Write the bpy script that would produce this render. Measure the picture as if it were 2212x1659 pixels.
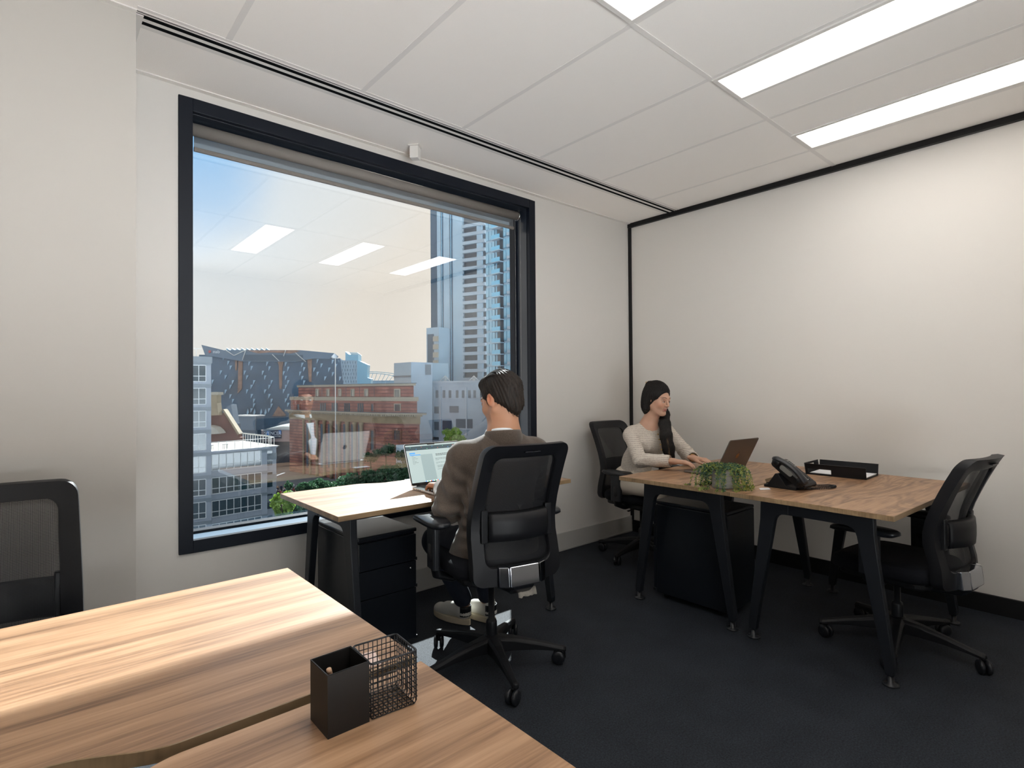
import bpy, bmesh, math, random
import numpy as np
from mathutils import Vector, Matrix, Euler, noise
for _o in list(bpy.data.objects): bpy.data.objects.remove(_o)
S = bpy.context.scene; COL = S.collection; PI = math.pi

# ---------------------------------------------------------------- camera
CAM = Vector((-3.989, -2.989, 1.246)); FPX = 1193.08
CR = Vector((0.7546, -0.6562, -0.0073)); CU = Vector((-0.0014, -0.0128, 0.9999)); CF = CR.cross(CU) * -1
CR.normalize(); CF = -(CR.cross(CU)).normalized(); CU = CR.cross(CF).normalized()
if CU.z < 0: CU.negate()
cd = bpy.data.cameras.new('camera'); cam = bpy.data.objects.new('camera', cd); COL.objects.link(cam)
cd.sensor_width = 36; cd.lens = FPX / 2212 * 36; cd.clip_start = 0.05; cd.clip_end = 3000
_m = Matrix((CR, CU, -CF)).transposed().to_4x4(); _m.translation = CAM; cam.matrix_world = _m
S.camera = cam
def at(px, py, d):                       # a measured direction and a distance along the view -> a place in the world
    return CAM + (CF + CR * ((px - 1106) / FPX) - CU * ((py - 829.5) / FPX)) * d

# ---------------------------------------------------------------- view, sky, sun
S.view_settings.view_transform = 'Standard'; S.view_settings.look = 'None'
S.view_settings.exposure = 1.75; S.view_settings.gamma = 1; S.view_settings.use_curve_mapping = False
S.cycles.max_bounces = 8; S.cycles.transparent_max_bounces = 16; S.cycles.diffuse_bounces = 5
S.cycles.caustics_reflective = False; S.cycles.caustics_refractive = False
S.cycles.sample_clamp_indirect = 6.0
SUN = Vector((0.88, 1.0, 0.91)).normalized()
SUN_STRENGTH = 11.5; SKY_STRENGTH = 0.66; PANEL_STRENGTH = 2.3
w = bpy.data.worlds.new('sky'); S.world = w; w.use_nodes = True
N = w.node_tree.nodes; L = w.node_tree.links; N.clear()
out = N.new('ShaderNodeOutputWorld'); bg = N.new('ShaderNodeBackground'); L.new(bg.outputs[0], out.inputs[0])
tc = N.new('ShaderNodeTexCoord')
dot = N.new('ShaderNodeVectorMath'); dot.operation = 'DOT_PRODUCT'; L.new(tc.outputs['Generated'], dot.inputs[0])
dot.inputs[1].default_value = (0.08, 0.90, 0.43)     # clear blue patch high to the north-west
nz = N.new('ShaderNodeTexNoise'); nz.inputs['Scale'].default_value = 3.0; nz.inputs['Detail'].default_value = 4
L.new(tc.outputs['Generated'], nz.inputs['Vector'])
ma = N.new('ShaderNodeMath'); ma.operation = 'MULTIPLY_ADD'; L.new(nz.outputs['Fac'], ma.inputs[0]); ma.inputs[1].default_value = -0.05
L.new(dot.outputs['Value'], ma.inputs[2])
rmp = N.new('ShaderNodeValToRGB'); L.new(ma.outputs[0], rmp.inputs[0])
e = rmp.color_ramp.elements; e[0].position = 0.875; e[0].color = (1.0, 0.81, 0.665, 1); e[1].position = 0.972; e[1].color = (0.36, 0.60, 0.86, 1)
e = rmp.color_ramp.elements.new(0.94); e.color = (0.90, 0.84, 0.80, 1)
sx = N.new('ShaderNodeSeparateXYZ'); L.new(tc.outputs['Generated'], sx.inputs[0])
mr = N.new('ShaderNodeMapRange'); mr.inputs[1].default_value = -.05; mr.inputs[2].default_value = -.5; L.new(sx.outputs['Y'], mr.inputs[0])
mc = N.new('ShaderNodeMix'); mc.data_type = 'RGBA'; L.new(mr.outputs[0], mc.inputs[0]); L.new(rmp.outputs[0], mc.inputs[6]); mc.inputs[7].default_value = (.77, .785, .80, 1)
mg = N.new('ShaderNodeMapRange'); mg.inputs[1].default_value = 0.02; mg.inputs[2].default_value = -.12; mg.inputs[3].default_value = SKY_STRENGTH; mg.inputs[4].default_value = SKY_STRENGTH * 10.5; L.new(sx.outputs['Z'], mg.inputs[0])   # glow below the horizon, boosted to send fill light up at the ceiling
L.new(mg.outputs[0], bg.inputs[1]); L.new(mc.outputs[2], bg.inputs[0])
sl = bpy.data.lights.new('sun', 'SUN'); sl.energy = SUN_STRENGTH; sl.angle = math.radians(0.6); sl.color = (1.0, 0.94, 0.87)
so = bpy.data.objects.new('sun', sl); COL.objects.link(so); so.rotation_euler = SUN.to_track_quat('Z', 'Y').to_euler(); so.location = (60, 70, 60)

# ---------------------------------------------------------------- materials
def mat(name, col=(.8, .8, .8), rough=.5, metal=0., spec=.5, bump=None, var=None, emit=None, estr=1., alpha=None, coat=0.):
    m = bpy.data.materials.new(name); m.use_nodes = True; nt = m.node_tree; b = nt.nodes['Principled BSDF']
    b.inputs['Base Color'].default_value = (*col, 1); b.inputs['Roughness'].default_value = rough
    b.inputs['Metallic'].default_value = metal; b.inputs['Specular IOR Level'].default_value = spec
    b.inputs['Coat Weight'].default_value = coat
    if emit: b.inputs['Emission Color'].default_value = (*emit, 1); b.inputs['Emission Strength'].default_value = estr
    if alpha is not None: b.inputs['Alpha'].default_value = alpha
    if var or bump:
        t = nt.nodes.new('ShaderNodeTexCoord')
    if var:                                # (scale vector, amount)
        sc, amt = var
        mp = nt.nodes.new('ShaderNodeMapping'); nt.links.new(t.outputs['Object'], mp.inputs[0])
        mp.inputs['Scale'].default_value = sc if not isinstance(sc, (int, float)) else (sc, sc, sc)
        n = nt.nodes.new('ShaderNodeTexNoise'); n.inputs['Scale'].default_value = 1; n.inputs['Detail'].default_value = 5
        nt.links.new(mp.outputs[0], n.inputs['Vector'])
        r = nt.nodes.new('ShaderNodeValToRGB'); nt.links.new(n.outputs['Fac'], r.inputs[0])
        r.color_ramp.elements[0].position = .3; r.color_ramp.elements[1].position = .7
        r.color_ramp.elements[0].color = (*[max(0, c * (1 - amt)) for c in col], 1)
        r.color_ramp.elements[1].color = (*[c * (1 + amt) for c in col], 1)
        nt.links.new(r.outputs[0], b.inputs['Base Color'])
    if bump:
        sc, st = bump
        n = nt.nodes.new('ShaderNodeTexNoise'); n.inputs['Scale'].default_value = sc; n.inputs['Detail'].default_value = 3
        nt.links.new(t.outputs['Object'], n.inputs['Vector'])
        bp = nt.nodes.new('ShaderNodeBump'); bp.inputs['Strength'].default_value = st; bp.inputs['Distance'].default_value = .002
        nt.links.new(n.outputs['Fac'], bp.inputs['Height']); nt.links.new(bp.outputs[0], b.inputs['Normal'])
    return m
class NT:                                   # tiny node helper
    def __init__(s, m): s.t = m.node_tree; s.n = s.t.nodes; s.l = s.t.links; s.b = s.n.get('Principled BSDF')
    def new(s, ty, **kw):
        n = s.n.new(ty)
        for k, v in kw.items():
            if k.startswith('i_'): n.inputs[k[2:].replace('_', ' ')].default_value = v
            else: setattr(n, k, v)
        return n
    def link(s, a, b): s.l.new(a, b)
    def math(s, op, a, b=None, c=None):
        n = s.n.new('ShaderNodeMath'); n.operation = op
        for i, v in enumerate((a, b, c)):
            if v is None: continue
            if isinstance(v, (int, float)): n.inputs[i].default_value = v
            else: s.l.new(v, n.inputs[i])
        return n.outputs[0]

M = {}
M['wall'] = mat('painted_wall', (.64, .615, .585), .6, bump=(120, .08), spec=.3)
M['wallR'] = mat('painted_partition', (.74, .71, .67), .55, bump=(90, .06), spec=.35)
M['ceil'] = mat('ceiling_board', (.93, .90, .865), .9, bump=(260, .25), spec=.1)
M['tbar'] = mat('ceiling_bar', (.80, .775, .75), .6)
M['white'] = mat('white_metal', (.75, .73, .70), .4)
M['slot'] = mat('slot_black', (.004, .005, .006), .8, spec=.05)
M['bframe'] = mat('black_window_aluminium', (.004, .007, .014), .45, spec=.28)
M['btrim'] = mat('black_trim', (.007, .007, .008), .5, spec=.3)
M['gbase'] = mat('grey_baseboard', (.44, .43, .41), .45)
M['plastic'] = mat('black_plastic', (.0065, .007, .009), .45, bump=(900, .15), spec=.3)
M['plasticg'] = mat('satin_black_plastic', (.011, .0125, .016), .30, spec=.38)
M['dmetal'] = mat('black_powder_coated_metal', (.009, .011, .015), .42, bump=(700, .1), spec=.35)
M['ped'] = mat('black_cabinet_metal', (.006, .008, .012), .33, spec=.35)
M['chrome'] = mat('chrome', (.48, .50, .54), .08, 1.0)
M['steel'] = mat('steel', (.5, .5, .5), .25, 1.0)
M['seat'] = mat('black_fabric', (.005, .006, .009), .9, bump=(500, .5), spec=.2)
M['alu'] = mat('silver_aluminium', (.66, .67, .69), .3, .9)
M['alud'] = mat('space_grey_aluminium', (.17, .15, .14), .35, .85)
M['screenblk'] = mat('screen_bezel', (.006, .006, .007), .15)
M['key'] = mat('key_black', (.012, .012, .013), .5)
M['paper'] = mat('white_paper', (.78, .78, .80), .8)
def wood(name, a, b, c, scale=1.0, seed=0., rot=0., rough=.38, fig=.25, fs=.45, wfig=.10):
    m = mat(name, a, rough); t = NT(m)
    tcn = t.new('ShaderNodeTexCoord')
    def mp(sx, sy, off=0.):
        n = t.new('ShaderNodeMapping'); t.link(tcn.outputs['Object'], n.inputs[0])
        n.inputs['Scale'].default_value = (sx, sy, 6); n.inputs['Location'].default_value = (seed + off, seed * 1.7, 0); n.inputs['Rotation'].default_value = (0, 0, rot); return n.outputs[0]
    n1 = t.new('ShaderNodeTexNoise', i_Scale=1.0, i_Detail=6, i_Roughness=.6, i_Distortion=.12); t.link(mp(.8 * scale, 26 * scale), n1.inputs['Vector'])
    n2 = t.new('ShaderNodeTexNoise', i_Scale=1.0, i_Detail=3, i_Roughness=.5, i_Distortion=fig); t.link(mp(fs * scale, 5 * scale, 3.1), n2.inputs['Vector'])
    # cathedral figure: rings of a slowly warped field
    wv = t.math('SINE', t.math('MULTIPLY', n2.outputs['Fac'], 46.0))
    wv = t.math('MULTIPLY_ADD', wv, .5, .5)
    n3 = t.new('ShaderNodeTexNoise', i_Scale=1.0, i_Detail=2); t.link(mp(7 * scale, 170 * scale), n3.inputs['Vector'])
    s = t.math('MULTIPLY_ADD', n1.outputs['Fac'], .66 - wfig, t.math('MULTIPLY_ADD', wv, wfig, t.math('MULTIPLY', n3.outputs['Fac'], .34)))
    r = t.new('ShaderNodeValToRGB'); t.link(s, r.inputs[0]); e = r.color_ramp.elements
    e[0].position = .33; e[0].color = (*a, 1); e[1].position = .68; e[1].color = (*c, 1); q = r.color_ramp.elements.new(.50); q.color = (*b, 1)
    t.link(r.outputs[0], t.b.inputs['Base Color'])
    bp = t.new('ShaderNodeBump', i_Strength=.10, i_Distance=.001); t.link(n3.outputs['Fac'], bp.inputs['Height']); t.link(bp.outputs[0], t.b.inputs['Normal'])
    return m
M['wood'] = wood('walnut_laminate', (.165, .088, .046), (.34, .195, .108), (.46, .285, .170))
M['woodB'] = wood('figured_walnut_laminate', (.150, .080, .042), (.33, .188, .102), (.455, .278, .162), seed=4.7, fig=1.1, fs=1.5, wfig=.17)
M['edge'] = wood('laminate_edge_band', (.17, .11, .058), (.26, .175, .095), (.35, .245, .14), seed=2.0)
# carpet
m = mat('charcoal_carpet', (.02, .022, .027), .62, spec=.2); t = NT(m); tcn = t.new('ShaderNodeTexCoord')
n1 = t.new('ShaderNodeTexNoise', i_Scale=150., i_Detail=4, i_Roughness=.85); t.link(tcn.outputs['Object'], n1.inputs['Vector'])
n2 = t.new('ShaderNodeTexNoise', i_Scale=6., i_Detail=2); t.link(tcn.outputs['Object'], n2.inputs['Vector'])
s = t.math('MULTIPLY_ADD', n2.outputs['Fac'], .15, n1.outputs['Fac'])
r = t.new('ShaderNodeValToRGB'); t.link(s, r.inputs[0]); e = r.color_ramp.elements
e[0].position = .40; e[0].color = (.001, .0014, .0025, 1); e[1].position = .74; e[1].color = (.040, .048, .062, 1)
t.link(r.outputs[0], t.b.inputs['Base Color']); bp = t.new('ShaderNodeBump', i_Strength=.9, i_Distance=.004); t.link(n1.outputs['Fac'], bp.inputs['Height']); t.link(bp.outputs[0], t.b.inputs['Normal'])
M['carpet'] = m
# woven mesh of the chair backs: real small holes
def meshmat(name, col, pitch, open_):
    m = mat(name, col, .6, spec=.4); t = NT(m); tcn = t.new('ShaderNodeTexCoord'); sp = t.new('ShaderNodeSeparateXYZ'); t.link(tcn.outputs['Object'], sp.inputs[0])
    k = 2 * PI / pitch
    a = t.math('SINE', t.math('MULTIPLY', sp.outputs['X'], k)); b = t.math('SINE', t.math('MULTIPLY', sp.outputs['Z'], k))
    h = t.math('LESS_THAN', t.math('ABSOLUTE', t.math('MULTIPLY', a, b)), open_)
    t.link(h, t.b.inputs['Alpha']); return m
M['mesh'] = meshmat('black_woven_mesh', (.012, .013, .016), .0046, .52)
# window glass: partly see-through tinted sheet with a mirror sheen
m = bpy.data.materials.new('tinted_window_glass'); m.use_nodes = True; nt = m.node_tree; nt.nodes.clear(); t = NT(m)
o_ = t.new('ShaderNodeOutputMaterial'); tr = t.new('ShaderNodeBsdfTransparent'); tr.inputs[0].default_value = (.655, .705, .735, 1)
gl = t.new('ShaderNodeBsdfGlossy'); gl.inputs['Roughness'].default_value = 0.0; gl.inputs[0].default_value = (.95, .97, 1, 1)
ge = t.new('ShaderNodeNewGeometry'); vd = t.new('ShaderNodeVectorMath', operation='DOT_PRODUCT'); t.link(ge.outputs['Incoming'], vd.inputs[0]); t.link(ge.outputs['Normal'], vd.inputs[1])
cs = t.math('SUBTRACT', 1.0, t.math('ABSOLUTE', vd.outputs['Value'])); sch = t.math('MULTIPLY_ADD', t.math('POWER', cs, 4.0), .80, .125)
mx = t.new('ShaderNodeMixShader'); t.link(t.math('MINIMUM', sch, .9), mx.inputs[0])
t.link(tr.outputs[0], mx.inputs[1]); t.link(gl.outputs[0], mx.inputs[2]); t.link(mx.outputs[0], o_.inputs[0]); M['glass'] = m
M['panel'] = mat('light_diffuser', (.9, .9, .9), .5, emit=(1.0, .955, .89), estr=PANEL_STRENGTH)

# ---------------------------------------------------------------- mesh helpers
class MB:
    def __init__(s): s.v = []; s.f = []; s.m = []; s.sm = []
    def add(s, vs, fs, mi=0, smooth=False, M4=None):
        o = len(s.v)
        s.v += [tuple(M4 @ Vector(p)) if M4 else tuple(p) for p in vs]
        for f in fs: s.f.append([o + i for i in f]); s.m.append(mi); s.sm.append(smooth)
        return s
    def box(s, x0, x1, y0, y1, z0, z1, mi=0, M4=None):
        vs = [(x0, y0, z0), (x1, y0, z0), (x1, y1, z0), (x0, y1, z0), (x0, y0, z1), (x1, y0, z1), (x1, y1, z1), (x0, y1, z1)]
        return s.add(vs, [(0, 3, 2, 1), (4, 5, 6, 7), (0, 1, 5, 4), (1, 2, 6, 5), (2, 3, 7, 6), (3, 0, 4, 7)], mi, False, M4)
    def prism(s, poly, a, b, axis='z', mi=0, M4=None, smooth=False):
        def P(u, v, h): return {'z': (u, v, h), 'x': (h, u, v), 'y': (u, h, v)}[axis]
        n = len(poly); vs = [P(u, v, a) for u, v in poly] + [P(u, v, b) for u, v in poly]
        fs = [tuple(range(n - 1, -1, -1)), tuple(range(n, 2 * n))]
        s.add(vs, fs, mi, False, M4)
        return s.add(vs, [(i, (i + 1) % n, n + (i + 1) % n, n + i) for i in range(n)], mi, smooth, M4)
    def tube(s, pts, r, seg=8, closed=False, mi=0, M4=None, cap=True, flat=None):
        pts = [Vector(p) for p in pts]; n = len(pts); rs = r if isinstance(r, (list, tuple)) else [r] * n
        vs = []; up = Vector((0, 0, 1)); prev = None
        for i, p in enumerate(pts):
            if closed: d = pts[(i + 1) % n] - pts[i - 1]
            else: d = pts[min(i + 1, n - 1)] - pts[max(i - 1, 0)]
            if d.length < 1e-9: d = Vector((0, 0, 1))
            d.normalize()
            if prev is None:
                a = d.cross(up) if abs(d.z) < .95 else d.cross(Vector((1, 0, 0)))
            else: a = prev - d * prev.dot(d)
            a.normalize(); prev = a; b = d.cross(a)
            fa, fb = (1, 1) if flat is None else flat
            for k in range(seg):
                t = 2 * PI * k / seg; vs.append(p + a * (math.cos(t) * rs[i] * fa) + b * (math.sin(t) * rs[i] * fb))
        fs = []
        for i in range(n if closed else n - 1):
            j = (i + 1) % n
            for k in range(seg):
                l = (k + 1) % seg; fs.append((i * seg + k, i * seg + l, j * seg + l, j * seg + k))
        if not closed and cap: fs += [tuple(range(seg - 1, -1, -1)), tuple((n - 1) * seg + k for k in range(seg))]
        return s.add(vs, fs, mi, True, M4)
    def lathe(s, prof, seg=24, c=(0, 0, 0), axis='z', mi=0, M4=None, smooth=True):
        vs = []
        for r, h in prof:
            for k in range(seg):
                t = 2 * PI * k / seg; a, b = r * math.cos(t), r * math.sin(t)
                q = {'z': (a, b, h), 'x': (h, a, b), 'y': (b, h, a)}[axis]; vs.append((q[0] + c[0], q[1] + c[1], q[2] + c[2]))
        n = len(prof); fs = []
        for i in range(n - 1):
            for k in range(seg):
                l = (k + 1) % seg; fs.append((i * seg + k, i * seg + l, (i + 1) * seg + l, (i + 1) * seg + k))
        if prof[0][0] > 1e-6: fs.append(tuple(range(seg - 1, -1, -1)))
        if prof[-1][0] > 1e-6: fs.append(tuple((n - 1) * seg + k for k in range(seg)))
        return s.add(vs, fs, mi, smooth, M4)
    def grid(s, P, nu, nv, mi=0, smooth=True, M4=None, wrapu=False):
        vs = [P(i, j) for i in range(nu) for j in range(nv)]
        fs = [(i * nv + j, ((i + 1) % nu) * nv + j, ((i + 1) % nu) * nv + j + 1, i * nv + j + 1) for i in range(nu if wrapu else nu - 1) for j in range(nv - 1)]
        return s.add(vs, fs, mi, smooth, M4)
    def build(s, name, mats, parent=None, bevel=0., seg=2, loc=None, sub=0, fix=True):
        me = bpy.data.meshes.new(name)
        vs = s.v if loc is None else [(a - loc[0], b - loc[1], c - loc[2]) for a, b, c in s.v]
        me.from_pydata(vs, [], s.f)
        if not isinstance(mats, (list, tuple)): mats = [mats]
        for m_ in mats: me.materials.append(m_)
        me.polygons.foreach_set('material_index', s.m); me.polygons.foreach_set('use_smooth', s.sm)
        me.update()
        if fix:
            bm = bmesh.new(); bm.from_mesh(me); bmesh.ops.remove_doubles(bm, verts=bm.verts, dist=1e-6)
            bmesh.ops.recalc_face_normals(bm, faces=bm.faces); bm.to_mesh(me); bm.free()
        o = bpy.data.objects.new(name, me); COL.objects.link(o)
        if parent: o.parent = parent
        if loc is not None: o.location = loc
        if bevel:
            b = o.modifiers.new('bevel', 'BEVEL'); b.width = bevel; b.segments = seg; b.limit_method = 'ANGLE'; b.angle_limit = math.radians(35)
            b.harden_normals = False
        if sub: q = o.modifiers.new('sub', 'SUBSURF'); q.levels = sub; q.render_levels = sub
        return o
def tag(o, label, cat=None, group=None, kind=None):
    if label: o['label'] = label
    if cat: o['category'] = cat
    if group: o['group'] = group
    if kind: o['kind'] = kind
    return o
def thing(name, label, cat, loc=(0, 0, 0), rz=0., group=None):
    o = bpy.data.objects.new(name, None); COL.objects.link(o); o.location = loc; o.rotation_euler = (0, 0, rz); o.empty_display_size = .1
    return tag(o, label, cat, group)
def struct(o): o['kind'] = 'structure'; return o
CH = {}
def copy_tree(o, parent=None):
    c = o.copy(); COL.objects.link(c); c.parent = parent
    for ch in list(o.children): copy_tree(ch, c)
    return c
def rrect(x0, x1, y0, y1, r, n=5):
    P = []
    for cx, cy, a in ((x1 - r, y1 - r, 0), (x0 + r, y1 - r, 90), (x0 + r, y0 + r, 180), (x1 - r, y0 + r, 270)):
        for k in range(n + 1):
            t = math.radians(a + 90 * k / n); P.append((cx + r * math.cos(t), cy + r * math.sin(t)))
    return P

# ---------------------------------------------------------------- the room
H = 2.7; XL, YB = -5.3, -4.15
def sbox(name, m, *a, bevel=0):
    b = MB(); b.box(*a); return struct(b.build(name, m, bevel=bevel))
sbox('floor', M['carpet'], XL - .1, .1, YB - .1, .178, -.12, 0)
sbox('ceiling', M['ceil'], XL - .1, .1, YB - .1, .178, H, H + .15)
WX0, WX1, WZ0, WZ1 = -3.409, -1.218, .542, 2.590     # clear opening
b = MB(); b.box(XL - .1, WX0 - .02, 0, .178, 0, H); b.box(WX1 + .02, .1, 0, .178, 0, H); b.box(WX0 - .02, WX1 + .02, 0, .178, 0, WZ0 - .02); b.box(WX0 - .02, WX1 + .02, 0, .178, WZ1 + .02, H)
struct(b.build('wall_back', M['wall']))
sbox('wall_right', M['wallR'], 0, .12, YB, 0, 0, H)
sbox('wall_left', M['wall'], XL - .12, XL, YB, 0, 0, H)
OX0, OX1, OZ0, OZ1 = -4.3, -2.72, .08, 1.80              # unseen opening added behind the camera to let in fill light
b = MB(); b.box(XL, OX0, YB - .12, YB, 0, H); b.box(OX1, 0, YB - .12, YB, 0, H); b.box(OX0, OX1, YB - .12, YB, 0, OZ0); b.box(OX0, OX1, YB - .12, YB, OZ1, H); struct(b.build('wall_front', M['wall']))
w2 = bpy.data.objects.new('added_fill_window', None); COL.objects.link(w2); w2['kind'] = 'structure'
b = MB()
for a in ((OX0, OX0 + .05), (-3.53, -3.48), (OX1 - .05, OX1)): b.box(*a, YB - .10, YB - .03, OZ0, OZ1)
for a in ((OZ0, OZ0 + .05), (OZ1 - .05, OZ1)): b.box(OX0, OX1, YB - .10, YB - .03, *a)
b.build('window_frame', M['bframe'], w2)
b = MB(); b.box(OX0, OX1, YB - .07, YB - .06, OZ0, OZ1); m_ = mat('clear_glass', (1, 1, 1), .0); t = NT(m_); tr_ = t.new('ShaderNodeBsdfTransparent'); tr_.inputs[0].default_value = (.97, .98, .98, 1); t.link(tr_.outputs[0], t.n['Material Output'].inputs[0]); b.build('window_pane', m_, w2)
M['wallP'] = mat('dimmed_pier_paint', (.47, .447, .415), .6, bump=(120, .08), spec=.3)  # wall colour dimmed here to offset the strong light falling on the pier
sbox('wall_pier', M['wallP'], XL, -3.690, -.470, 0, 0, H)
sbox('trim_1', M['btrim'], -.028, 0, YB, 0, H - .036, H)                 # black head trim of the partition
sbox('trim_2', M['btrim'], -.022, 0, -.022, 0, .1, H - .036)             # black corner upright
sbox('trim_3', M['white'], -3.690, -.028, -.030, 0, H - .005, H)         # cornice angle over the window
sbox('trim_4', M['white'], -3.690, -3.665, -.470, -.036, H - .005, H)    # angle beside the pier
sbox('trim_5', M['white'], XL, -3.690, -.495, -.470, H - .005, H)
sbox('baseboard_right', M['btrim'], -.016, 0, YB, -.016, 0, .10, bevel=.003)
b = MB(); b.box(-3.69, -.016, -.014, 0, 0, .138); b.box(-3.69, -.016, -.018, 0, .010, .013)
struct(b.build('baseboard_back', M['gbase'], bevel=.002))
# ceiling grid bars
b = MB()
TX = [-.39 - .5975 * k for k in range(9)]
b.box(XL, -.028, -1.672, -1.648, H - .0022, H + .01); b.box(XL, -.028, -2.872, -2.848, H - .0022, H + .01)
for x in TX: b.box(x - .012, x + .012, YB, -.515, H - .0012, H + .01)
b.box(-3.69, -.028, -.520, -.503, H - .0015, H + .01)
struct(b.build('ceiling_grid', M['tbar']))
# linear slot diffuser
t0 = thing('slot_diffuser', 'long white linear air slot with two black gaps running across the ceiling', 'air vent', (-2, -.44, H))
b = MB(); b.box(-3.69, -.028, -.4960, -.4870, 2.6985, 2.70); b.box(-3.69, -.028, -.4840, -.4720, 2.6985, 2.70); b.box(-3.69, -.028, -.4520, -.4270, 2.6985, 2.70); b.box(-3.69, -.028, -.4070, -.3780, 2.6985, 2.70)
o = b.build('frame', M['white'], t0, loc=(-2, -.44, H)); o.location = (0, 0, 0)
for y0, y1 in ((-.4735, -.4505), (-.4285, -.4055), (-.4885, -.4840)):
    b = MB(); b.box(-3.69, -.028, y0, y1, 2.6983, 2.7); o = b.build('slot', M['slot'], t0, loc=(-2, -.44, H)); o.location = (0, 0, 0)
# ceiling sensor near the window
t0 = thing('ceiling_sensor', 'small white square box sensor fixed to the ceiling above the window', 'sensor', (-2.27, -.15, H))
b = MB(); b.box(-.026, .026, -.026, .026, -.078, -.006); b.build('housing', M['white'], t0, bevel=.004)
b = MB(); b.box(-.034, .034, -.034, .034, -.006, 0); b.build('base_plate', M['white'], t0, bevel=.002)
t0.rotation_euler = (0, 0, math.radians(40))
# troffers
pans = [(-.67, -.44, -1.682, -2.80), (-1.553, -1.32, -1.682, -2.80), (-2.46, -2.214, -1.682, -2.80)]
lab = ['ceiling light panel nearest the right wall', 'long ceiling light panel, middle one of the three in view', 'ceiling light panel whose corner shows at the top edge of the photo']
def troffer(x0, x1, y1, y0, label):
    t_ = thing('ceiling_light', label, 'ceiling light', ((x0 + x1) / 2, (y0 + y1) / 2, H), 0, 'recessed ceiling light panels')
    hx, hy = (x1 - x0) / 2, (y1 - y0) / 2
    b = MB()
    for a in ((-hx - .022, -hx, -hy - .022, hy + .022), (hx, hx + .022, -hy - .022, hy + .022), (-hx, hx, -hy - .022, -hy), (-hx, hx, hy, hy + .022)): b.box(*a, -.008, .02)
    b.build('frame', M['white'], t_, bevel=.002)
    b = MB(); b.box(-hx, hx, -hy, hy, -.004, .01); b.build('diffuser', M['panel'], t_)
for (x0, x1, y1, y0), l_ in zip(pans, lab): troffer(x0, x1, y1, y0, l_)
for x0, x1, y1, y0, l_ in ((-3.35, -3.12, -1.682, -2.80, 'above the foreground desks'), (-3.35, -3.12, -2.882, -4.0, 'above the camera')):
    troffer(x0, x1, y1, y0, 'recessed ceiling light panel out of view ' + l_)

# ---------------------------------------------------------------- window_1
win = bpy.data.objects.new('window_1', None); COL.objects.link(win); win['kind'] = 'structure'; win.location = ((WX0 + WX1) / 2, 0, WZ0)
def wpart(name, m, boxes, bevel=.002):
    b = MB()
    for a in boxes: b.box(*a)
    o = b.build(name, m, None, bevel=bevel, loc=tuple(win.location)); o.location = (0, 0, 0); o.parent = win; return o
fx0, fx1, fz0, fz1 = -3.469, -1.158, .484, 2.652
wpart('window_frame', M['bframe'], [(fx0, WX0, -.012, .02, fz0, fz1), (WX1, fx1, -.012, .02, fz0, fz1), (WX0, WX1, -.012, .02, fz0, WZ0), (WX0, WX1, -.012, .02, WZ1, fz1)])
M['breveal'] = mat('satin_black_reveal', (.022, .030, .045), .28, spec=.8)
wpart('window_reveal', M['breveal'], [(WX0 - .02, WX0, .02, .178, WZ0 - .02, WZ1 + .02), (WX1, WX1 + .02, .02, .178, WZ0 - .02, WZ1 + .02), (WX0, WX1, .02, .178, WZ1, WZ1 + .02)])
wpart('window_sill', mat('blue_grey_sill', (.10, .15, .21), .38), [(WX0, WX1, .02, .178, WZ0 - .02, WZ0)])
GY = .16
wpart('window_mullion', M['bframe'], [(WX0, WX0 + .02, GY - .03, GY + .03, WZ0, WZ1), (WX1 - .022, WX1, GY - .03, GY + .03, WZ0, WZ1), (WX0, WX1, GY - .03, GY + .03, WZ0, WZ0 + .012), (WX0, WX1, GY - .03, GY + .03, WZ1 - .03, WZ1)])
wpart('window_pane', M['glass'], [(WX0 + .01, WX1 - .01, GY, GY + .008, WZ0 + .005, WZ1 - .01)], 0)
# ---------------------------------------------------------------- roller blind
bl = thing('roller_blind', 'grey roller blind wound up at the top of the window', 'blind', (-2.31, .09, 2.545))
m = mat('sheer_blind_cloth', (.24, .25, .26), .8); t = NT(m); tl = t.new('ShaderNodeBsdfTranslucent'); tl.inputs[0].default_value = (.17, .19, .21, 1)
tp = t.new('ShaderNodeBsdfTransparent'); mx1 = t.new('ShaderNodeMixShader'); mx1.inputs[0].default_value = .5; mx2 = t.new('ShaderNodeMixShader'); mx2.inputs[0].default_value = .22
o_ = t.n['Material Output']; t.link(t.b.outputs[0], mx1.inputs[1]); t.link(tl.outputs[0], mx1.inputs[2]); t.link(mx1.outputs[0], mx2.inputs[1]); t.link(tp.outputs[0], mx2.inputs[2]); t.link(mx2.outputs[0], o_.inputs[0]); M['sheer'] = m
M['cloth'] = mat('grey_blind_cloth', (.22, .20, .185), .8, bump=(1200, .3))
b = MB(); b.lathe([(.031, -1.088), (.031, 1.055)], 24, axis='x'); b.build('roll', M['cloth'], bl)
b = MB(); b.box(-1.07, 1.045, .024, .0265, -.085, .01); b.build('cloth', M['sheer'], bl)
b = MB(); b.prism(rrect(.017, .034, -.098, -.076, .006, 3), -1.07, 1.045, 'x'); b.build('bottom_rail', M['cloth'], bl)
for x, s in ((1.055, 1),):
    b = MB(); b.lathe([(.034, 0), (.036, .004), (.036, .010), (.02, .014)], 20, axis='x', M4=Matrix.Translation((x, 0, 0)) @ Matrix.Diagonal((s, 1, 1, 1))); b.box(x, x + .016 * s, -.02, .02, 0, .045); b.build('end_bracket', M['steel'], bl, bevel=.001)
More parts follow.
